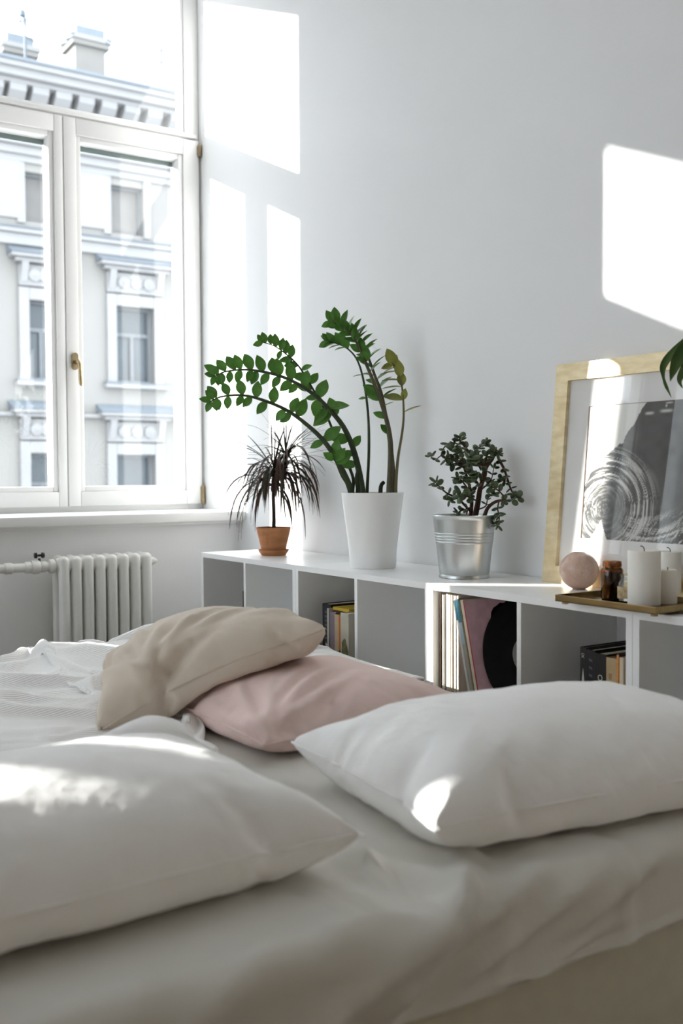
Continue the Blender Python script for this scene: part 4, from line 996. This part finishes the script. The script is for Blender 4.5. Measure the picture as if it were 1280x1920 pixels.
def strap(pts, hw, yy, label=None):
    """drooping leaf along a measured midline, cupped, with real thickness"""
    mid = spline([tuple(V3(p[0], p[1], y_)) for p, y_ in zip(pts, yy)], 16); ws = np.interp(np.linspace(0, 1, 16), np.linspace(0, 1, len(hw)), hw) * .00118
    vs = []; fs = []
    for i, q in enumerate(mid):
        q = Vector(q.tolist()); t = Vector((mid[min(15, i + 1)] - mid[max(0, i - 1)]).tolist()).normalized(); sd = t.cross(-FWV).normalized(); nn = sd.cross(t)
        for k_, (o_, z_) in enumerate(((-1, .25), (-.5, .08), (0, 0), (.5, .08), (1, .25))): vs.append(q + sd * ws[i] * o_ + nn * ws[i] * z_ * 1.6)
        for k_, (o_, z_) in enumerate(((-1, .25), (-.5, .08), (0, 0), (.5, .08), (1, .25))): vs.append(q + sd * ws[i] * o_ + nn * (ws[i] * z_ * 1.6 - .0007 * (1 - abs(o_) * .8)))
    for i in range(15):
        for j in range(4):
            a = i * 10 + j; fs.append((a, a + 1, a + 11, a + 10)); a += 5; fs.append((a, a + 10, a + 11, a + 1))
        for j in (0, 4): a = i * 10 + j; fs.append((a, a + 10, a + 15, a + 5))
    mb = MB(); mb.add(vs, fs); mb.build('leaf', M_VL, vn, smooth=70)
strap([(1300, 622), (1280, 640), (1258, 662), (1243, 684), (1242, 702), (1247, 722), (1258, 745)], [1, 4, 6, 8, 6, 2.5, 3.5, .5], [-.17, -.18, -.18, -.17, -.16, -.15, -.15])
strap([(1302, 622), (1288, 645), (1272, 668), (1262, 692), (1256, 715)], [1, 9, 12, 11, 7, .5], [-.17, -.2, -.22, -.22, -.22])
strap([(1306, 622), (1300, 660), (1284, 690), (1273, 712), (1279, 728)], [1, 9, 11, 8, 4, .5], [-.17, -.19, -.2, -.2, -.19])
strap([(1310, 622), (1325, 650), (1330, 690), (1322, 735)], [1, 12, 12, .5], [-.17, -.22, -.24, -.24])
strap([(1310, 615), (1335, 590), (1365, 580), (1395, 600)], [1, 11, 10, .5], [-.17, -.2, -.22, -.22])
strap([(1312, 618), (1345, 630), (1375, 660), (1390, 700)], [1, 12, 10, .5], [-.17, -.15, -.14, -.14])
# ------------------------------------------------------------------ bed
BX0, BX1, BY0, BY1, BZ, HEM = .95, 2.965, -2.50, -.47, .46, .335
bed = empty('bed', ((BX0 + BX1) / 2, (BY0 + BY1) / 2, 0), 'low upholstered bed base under the mattress', 'bed')
MB().box(BX0 + .01, BX1 - .012, BY0 + .01, BY1 - .01, .04, HEM - .006, .012).build('base', M_BASE, bed, smooth=True)
for x in (BX0 + .1, BX1 - .1):
    for y in (BY0 + .1, BY1 - .1): MB().lathe([(.025, 0), (.03, .045)], (x, y, 0), 16).build('leg', M_BLACK, bed)
mt = empty('mattress', ((BX0 + BX1) / 2, (BY0 + BY1) / 2, HEM + .006), 'mattress under a creased white fitted sheet', 'mattress')
MB().box(BX0 + .02, BX1 - .02, BY0 + .02, BY1 - .02, HEM + .007, BZ - .02, .03).build('core', M_SHEET, mt, smooth=True)
# fitted sheet: top, rounded edge, creased front
ny = 150; prof = []
for x in np.linspace(BX0 + .03, BX1 - .04, 46): prof.append((x, BZ, 0., 1.))
for k in range(1, 10): a = k / 10 * math.pi / 2; prof.append((BX1 - .04 + .04 * math.sin(a), BZ - .04 + .04 * math.cos(a), math.sin(a), math.cos(a)))
for z in np.linspace(BZ - .042, HEM + .004, 18): prof.append((BX1, z, 1., 0.))
prof.append((BX1 - .004, HEM - .004, .7, -.7)); prof.append((BX1 - .02, HEM - .002, .0, -1.))
ys = np.linspace(BY0, BY1, ny); P = np.array(prof); s = np.concatenate([[0], np.cumsum(np.hypot(np.diff(P[:, 0]), np.diff(P[:, 1])))]); s -= s[46]
SS, YY = np.meshgrid(s, ys, indexing='ij')
rs = np.random.RandomState(12); D = np.zeros_like(SS)
def crease(y0, s0, y1, s1, w, h):
    global D
    dx, dy = y1 - y0, s1 - s0; l = math.hypot(dx, dy); t = ((YY - y0) * dx + (SS - s0) * dy) / l ** 2; dist = ((YY - y0) * dy - (SS - s0) * dx) / l
    env = np.clip(t * 4, 0, 1) * np.clip((1 - t) * 4, 0, 1); D += 2.1 * h * env * (np.exp(-(dist / w) ** 2) - .5 * np.exp(-((dist - w * 1.8) / (w * 1.6)) ** 2))
for (a) in ((-1.12, -.14, -1.24, .02, .022, .012), (-1.16, -.05, -1.42, .16, .02, .009), (-1.05, -.02, -1.45, .15, .014, .006), (-1.20, .0, -1.60, .17, .02, .008), (-1.0, .03, -1.3, .13, .012, .005), (-.95, .10, -1.2, .15, .01, .005), (-.85, .02, -1.1, .11, .014, .005),
            (-.75, .0, -.6, .12, .015, .005), (-1.3, -.2, -1.22, .0, .02, .010), (-1.26, -.25, -1.32, -.02, .016, .007), (-1.5, .0, -1.8, .15, .02, .006), (-1.15, -.3, -1.1, -.1, .014, .006), (-.8, .13, -1.35, .152, .006, .006), (-1.18, -.5, -1.3, -.35, .02, .006), (-1.15, -.6, -1.25, -.4, .015, .006)): crease(*a)
for k in range(26):
    y = rs.uniform(BY0, BY1); L_ = rs.uniform(.1, .35); s0 = rs.uniform(-.25, .1); an = rs.uniform(-.9, .9); crease(y, s0, y + L_ * math.sin(an), s0 + L_ * math.cos(an), rs.uniform(.008, .02), rs.uniform(.001, .0035))
D += .0015 * np.sin(YY * 7 + SS * 9) + .001 * np.sin(YY * 17 - SS * 13)
D[-2:] *= .2
X = P[:, 0][:, None] + P[:, 2][:, None] * D; Z = P[:, 1][:, None] + P[:, 3][:, None] * np.maximum(D, -.006)
vs = np.stack([X, YY, Z], -1).reshape(-1, 3); n_ = len(s)
fs = [(i * ny + j, i * ny + j + 1, (i + 1) * ny + j + 1, (i + 1) * ny + j) for i in range(n_ - 1) for j in range(ny - 1)]
m = MB(); m.add(vs.tolist(), fs)
for yy_ in (BY0, BY1): m.box(BX0 + .03, BX1 - .03, yy_ - .002, yy_ + .002, HEM + .008, BZ - .004)
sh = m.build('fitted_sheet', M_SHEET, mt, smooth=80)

# ------------------------------------------------------------------ bedding: sewn and gathered grids settled with the cloth solver
def grid_faces(G, sg=1):
    n, k = G.shape; f = []
    for i in range(n - 1):
        for j in range(k - 1):
            q = (int(G[i, j]), int(G[i + 1, j]), int(G[i + 1, j + 1]), int(G[i, j + 1])); f.append(q if sg > 0 else q[::-1])
    return f
def sim_obj(vs, fs):
    me = bpy.data.meshes.new('sim'); me.from_pydata([tuple(map(float, v)) for v in vs], [], fs)
    o = bpy.data.objects.new('sim', me); C.objects.link(o); return o
def collider(o, fric):
    o.modifiers.new('collision', 'COLLISION'); o.collision.thickness_outer = .004; o.collision.cloth_friction = fric; o.collision.damping = .6
def mound(X, Y):
    return (.11 * np.exp(-((X - 1.665) / .12) ** 2 - ((Y + .98) / .12) ** 2) + .075 * np.exp(-((X - 2.22) / .12) ** 2 - ((Y + 1.40) / .10) ** 2) + .05 * np.exp(-((X - 1.16) / .14) ** 2 - ((Y + 1.12) / .13) ** 2)
            + .085 * np.exp(-((X - 1.2) / .25) ** 2 - ((Y + .72) / .25) ** 2) + .03 * np.exp(-((X - 1.6) / .25) ** 2 - ((Y + 1.65) / .2) ** 2) + .03 * np.exp(-((X - 1.15) / .2) ** 2 - ((Y + 1.6) / .2) ** 2))
def bed_top(lumps):
    n = 60; X, Y = np.meshgrid(np.linspace(.5, 3.4, n), np.linspace(-2.9, -.2, n), indexing='ij')
    Z = BZ + (mound(X, Y) if lumps else 0 * X); o = sim_obj(np.stack([X, Y, Z], -1).reshape(-1, 3), grid_faces(np.arange(n * n).reshape(n, n))); collider(o, 30); return o
def make_cloth(o, press, tens, bend, shear, quality, shrink=0., compress=None, damp=3., mass=.25, air=1.5, selfc=False):
    md = o.modifiers.new('cloth', 'CLOTH'); s = md.settings; s.quality = quality; s.mass = mass
    s.tension_stiffness = tens; s.compression_stiffness = tens if compress is None else compress; s.shear_stiffness = shear; s.bending_stiffness = bend
    s.tension_damping = s.compression_damping = s.shear_damping = damp; s.bending_damping = .5; s.air_damping = air; s.shrink_min = shrink
    if press: s.use_pressure = True; s.uniform_pressure_force = press
    c = md.collision_settings; c.collision_quality = 2; c.distance_min = .003; c.use_self_collision = selfc; c.self_distance_min = .003; c.friction = 60
    md.point_cache.frame_start = 1; md.point_cache.frame_end = 250
    return md
def settle(objs, frames):
    for f in range(1, frames + 1): S.frame_set(f)
    dg = bpy.context.evaluated_depsgraph_get(); out = []
    for o in objs:
        e = o.evaluated_get(dg); a = np.empty(len(e.data.vertices) * 3); e.data.vertices.foreach_get('co', a); out.append(a.reshape(-1, 3))
    return out
def clear(objs):
    for o in objs:
        me = o.data; bpy.data.objects.remove(o); bpy.data.meshes.remove(me)
    S.frame_set(1)
def sewn(w, h, n, m_, centre, rz, tilt, seed):
    """two rectangles sewn along their edges, lying at a place on the bed"""
    rng = np.random.RandomState(seed); U, V = np.meshgrid(np.linspace(-w / 2, w / 2, n), np.linspace(-h / 2, h / 2, m_), indexing='ij')
    e = (1 - (2 * U / w) ** 2) * (1 - (2 * V / h) ** 2); T = np.arange(n * m_).reshape(n, m_); B = T.copy()
    B[1:-1, 1:-1] = np.arange((n - 2) * (m_ - 2)).reshape(n - 2, m_ - 2) + n * m_
    pos = np.zeros((n * m_ + (n - 2) * (m_ - 2), 3))
    pos[B.ravel()] = np.stack([U, V, -.02 * e + .0006 * rng.randn(n, m_) * (e > 0)], -1).reshape(-1, 3)
    pos[T.ravel()] = np.stack([U, V, .02 * e + .0006 * rng.randn(n, m_) * (e > 0)], -1).reshape(-1, 3)
    R = Matrix.Rotation(math.radians(rz), 3, 'Z') @ Matrix.Rotation(math.radians(tilt[1]), 3, 'Y') @ Matrix.Rotation(math.radians(tilt[0]), 3, 'X')
    return sim_obj(pos @ np.array(R).T + np.array(centre), grid_faces(T) + grid_faces(B, -1)), T, B
def flat_duvet():
    n, k = 84, 98; U, V = np.meshgrid(np.linspace(0, 1, n), np.linspace(0, 1, k), indexing='ij')
    y = BY0 - .03 + V * (BY1 - BY0 + .05); q = np.clip((y + 1.32) / .22, 0, 1); xe = 2.36 - .50 * q * q * (3 - 2 * q); x = BX0 - .015 + U * (xe - BX0 + .015)
    rs = np.random.RandomState(8)
    h = sum(rs.uniform(.3, 1) * np.sin(x * rs.uniform(-9, 9) + y * rs.uniform(-14, 14) + rs.uniform(0, 6)) for _ in range(14)) / 5
    h = h + sum(rs.uniform(.3, 1) * np.sin(x * rs.uniform(10, 30) + y * rs.uniform(-24, 24) + rs.uniform(0, 6)) for _ in range(10)) / 8
    e = np.clip(np.minimum(np.minimum(U, 1 - U) * 12, np.minimum(V, 1 - V) * 12), 0, 1)
    G = np.arange(n * k).reshape(n, k); o = sim_obj(np.stack([x, y, BZ + mound(x, y) + .012 + e * (.01 + .006 * np.abs(h))], -1).reshape(-1, 3), grid_faces(G))
    pin = np.zeros((n, k), bool); pin[0] = pin[-1] = True; pin[:, 0] = pin[:, -1] = True
    vg = o.vertex_groups.new(name='pin'); vg.add([int(i) for i in np.where(pin.ravel())[0]], 1., 'REPLACE')
    return o, G, np.stack([x, y], -1).reshape(-1, 2) * 1.12
t_ = time.time()
# first the two white pillows on the bare sheet
S.gravity = (0, 0, -9.81)
floor_ = bed_top(False)
o1, T1, B1 = sewn(.52, .74, 38, 52, (2.685, -.85, BZ + .045), -8, (0, 0), 3); make_cloth(o1, 29 * 1.03, 90, .02, 8, 5)
o2, T2, B2 = sewn(.52, .76, 38, 52, (2.60, -1.69, BZ + .045), 2, (0, 0), 5); make_cloth(o2, 27 * 1.03, 90, .02, 8, 5)
p_right, p_left = settle([o1, o2], 36); clear([o1, o2]); t1_ = time.time()
# the pink cushion, softer
S.gravity = (0, 0, -5)
o3, T3, B3 = sewn(.53, .53, 44, 44, (2.04, -.91, BZ + .045), -1, (0, 0), 11); make_cloth(o3, 15, 60, .015, 8, 5)
(p_pink,) = settle([o3], 36); clear([o3, floor_]); t2_ = time.time()
# the beige one drops across it, and the spread gathers in folds
floor_ = bed_top(True)
under = sim_obj(p_pink, grid_faces(T3) + grid_faces(B3, -1)); collider(under, 80)
o4, T4, B4 = sewn(.53, .56, 44, 46, (1.81, -1.03, BZ + .18), -24, (11, 3), 14); make_cloth(o4, 20, 60, .012, 8, 5)
(p_beige,) = settle([o4], 48); clear([o4, under]); t3_ = time.time()
S.gravity = (0, 0, -9.81)
o5, dG, duv = flat_duvet(); md = make_cloth(o5, 0, 15, 3, 5, 5, shrink=-.17, compress=5, mass=.3, air=2); md.settings.vertex_group_mass = 'pin'
(dx_,) = settle([o5], 34); clear([o5, floor_]); t4_ = time.time()
S.gravity = (0, 0, -9.81)

def cloth_obj(name, x, sheets, m, label, cat, uvs=None, seam=None, seam_mat=None, group=None, crease_=None):
    fs = []
    for G, sg in sheets:
        n, k = G.shape
        for i in range(n - 1):
            for j in range(k - 1):
                q = (int(G[i, j]), int(G[i + 1, j]), int(G[i + 1, j + 1]), int(G[i, j + 1])); fs.append(q if sg > 0 else q[::-1])
    c = Vector((float(x[:, 0].mean()), float(x[:, 1].mean()), float(x[:, 2].min())))
    me = bpy.data.meshes.new(name); me.from_pydata([tuple(map(float, p - np.array(c))) for p in x], [], fs); me.materials.append(m)
    me.polygons.foreach_set('use_smooth', [True] * len(fs))
    if uvs is not None:
        uv = me.uv_layers.new(name='UVMap'); vi = np.empty(len(me.loops), dtype=np.int32); me.loops.foreach_get('vertex_index', vi)
        uv.data.foreach_set('uv', uvs[vi].ravel())
    o = place(me, name, None, Matrix.Translation(c)); tag(o, label, cat, group)
    sb = o.modifiers.new('smooth', 'SUBSURF'); sb.levels = 2; sb.render_levels = 2
    if crease_:
        kind_, scale_, turb_, amount_ = crease_
        tx = bpy.data.textures.new(name + '_creases', kind_); tx.noise_scale = scale_
        if kind_ == 'MARBLE': tx.turbulence = turb_; tx.noise_depth = 2
        else: tx.noise_depth = 3
        dm = o.modifiers.new('creases', 'DISPLACE'); dm.texture = tx; dm.strength = amount_; dm.mid_level = .5
    if seam is not None:
        pts = [tuple(map(float, x[i])) for i in seam]
        MB().tube(spline(pts, len(pts) * 2), .0022, 6).build('seam', seam_mat, o, smooth=60)
    return o
def border(T): return list(T[:, 0]) + list(T[-1, 1:]) + list(T[::-1, -1][1:]) + list(T[0, ::-1][1:])
rf = np.random.RandomState(31); dx_ = dx_.copy()
for q in range(34):      # longer soft folds across the spread
    cx0, cy0 = rf.uniform(1.05, 2.1), rf.uniform(-2.3, -.75); an = rf.uniform(.5, 1.9); ln = rf.uniform(.16, .45); sg = rf.uniform(.014, .030); am = rf.uniform(.006, .017)
    ex, ey = dx_[:, 0] - cx0, dx_[:, 1] - cy0; al = ex * math.cos(an) + ey * math.sin(an); ac = -ex * math.sin(an) + ey * math.cos(an) + .35 * al * al
    rim = np.clip((dx_[:, 0] - BX0) / .08, 0, 1) * np.clip((2.30 - dx_[:, 0]) / .08, 0, 1)
    dx_[:, 2] += rim * am * np.exp(-(al / ln) ** 4) * (np.exp(-(ac / sg) ** 2) - .3 * np.exp(-((ac - 2.2 * sg) / (1.4 * sg)) ** 2))
dx_[:, 2] = np.maximum(dx_[:, 2], BZ + .003)
cloth_obj('duvet', dx_, [(dG, 1)], M_DUVET, 'rumpled white ribbed bedspread over the foot of the bed', 'duvet', uvs=duv).modifiers.new('thick', 'SOLIDIFY').thickness = .008
def creased(x, T, w, h, seed, gather=.004, fans=()):
    """add seam gathers and fans of folds to the upper side of a settled cushion"""
    x = x.copy(); P = x[T]; n, m_ = T.shape; rg_ = np.random.RandomState(seed)
    nr = np.cross(np.gradient(P, axis=0), np.gradient(P, axis=1)); nr /= np.linalg.norm(nr, axis=2, keepdims=True) + 1e-9
    U, V = np.meshgrid(np.linspace(0, w, n), np.linspace(0, h, m_), indexing='ij'); D = np.zeros((n, m_))
    def line_noise(t, step):
        k = np.arange(int(1.2 / step) + 2); a = rg_.uniform(-1, 1, len(k)); return np.interp(t, k * step, a)
    for d, t in ((U, V), (w - U, V), (V, U), (h - V, U)):
        for step, reach in ((.022, .05), (.04, .10)):
            D += gather * line_noise(t + .25 * d * rg_.uniform(-1, 1), step) * np.exp(-d / reach) * (1 - np.exp(-d / .012))
    for (fu, fv, a0, a1, k, lo, hi, amp) in fans:
        r = np.hypot(U - fu, V - fv); a = np.arctan2(V - fv, fu - U)
        for q in range(k):
            ac = a0 + (a1 - a0) * (q + rg_.uniform(.15, .85)) / k; L_ = rg_.uniform(lo, hi); wd = rg_.uniform(.010, .016)
            off = r * np.sin(a - ac - (r - .1) * rg_.uniform(-.5, .5)); front = np.cos(a - ac) > 0
            env = np.clip(r / .05, 0, 1) * np.clip((L_ - r) / (.5 * L_), 0, 1) ** 1.5 * front
            D += amp * rg_.uniform(.6, 1.2) * env * (np.exp(-(off / wd) ** 2) - .55 * np.exp(-((off - 2 * wd) / (1.3 * wd)) ** 2))
    edge = np.minimum(np.minimum(U, w - U), np.minimum(V, h - V)); D *= np.clip(edge / .012, 0, 1)
    x[T.ravel()] += (nr * D[..., None]).reshape(-1, 3); return x
p_right = creased(p_right, T1, .52, .74, 1, .0045, ((.50, .05, -.5, 1.2, 5, .12, .25, .003),))
p_left = creased(p_left, T2, .52, .76, 2, .0045, ((.48, .70, -1.2, .5, 4, .12, .25, .003),))
p_pink = creased(p_pink, T3, .53, .53, 3, .0045, ((.50, .02, -.2, 1.3, 7, .2, .42, .013), (.10, .05, -.3, 1.0, 3, .15, .3, .009)))
p_beige = creased(p_beige, T4, .53, .56, 4, .0050, ((.50, .16, -.75, 1.15, 9, .24, .48, .015), (.44, .50, -1.2, .2, 5, .12, .3, .010), (.30, .02, -.6, .9, 4, .12, .28, .010)))
cloth_obj('pillow', p_right, [(T1, 1), (B1, -1)], M_PILW, 'plump white pillow on the right, sunlit at one corner', 'pillow', seam=border(T1), seam_mat=M_PILW, crease_=('CLOUDS', .10, 0, .010), group='white bed pillows')
cloth_obj('pillow', p_left, [(T2, 1), (B2, -1)], M_PILW, 'white pillow nearest the camera at the left edge, crossed by sunlight', 'pillow', seam=border(T2), seam_mat=M_PILW, crease_=('CLOUDS', .12, 0, .010), group='white bed pillows')
cloth_obj('cushion', p_pink, [(T3, 1), (B3, -1)], M_PINK, 'dusty pink linen cushion lying under the beige one', 'cushion', seam=border(T3), seam_mat=M_PINK, crease_=('CLOUDS', .13, 0, .008), group='linen cushions')
cloth_obj('cushion', p_beige, [(T4, 1), (B4, -1)], M_BEIGE, 'creased beige linen cushion on top of the pink one', 'cushion', seam=border(T4), seam_mat=M_BEIGE, crease_=('CLOUDS', .12, 0, .008), group='linen cushions')
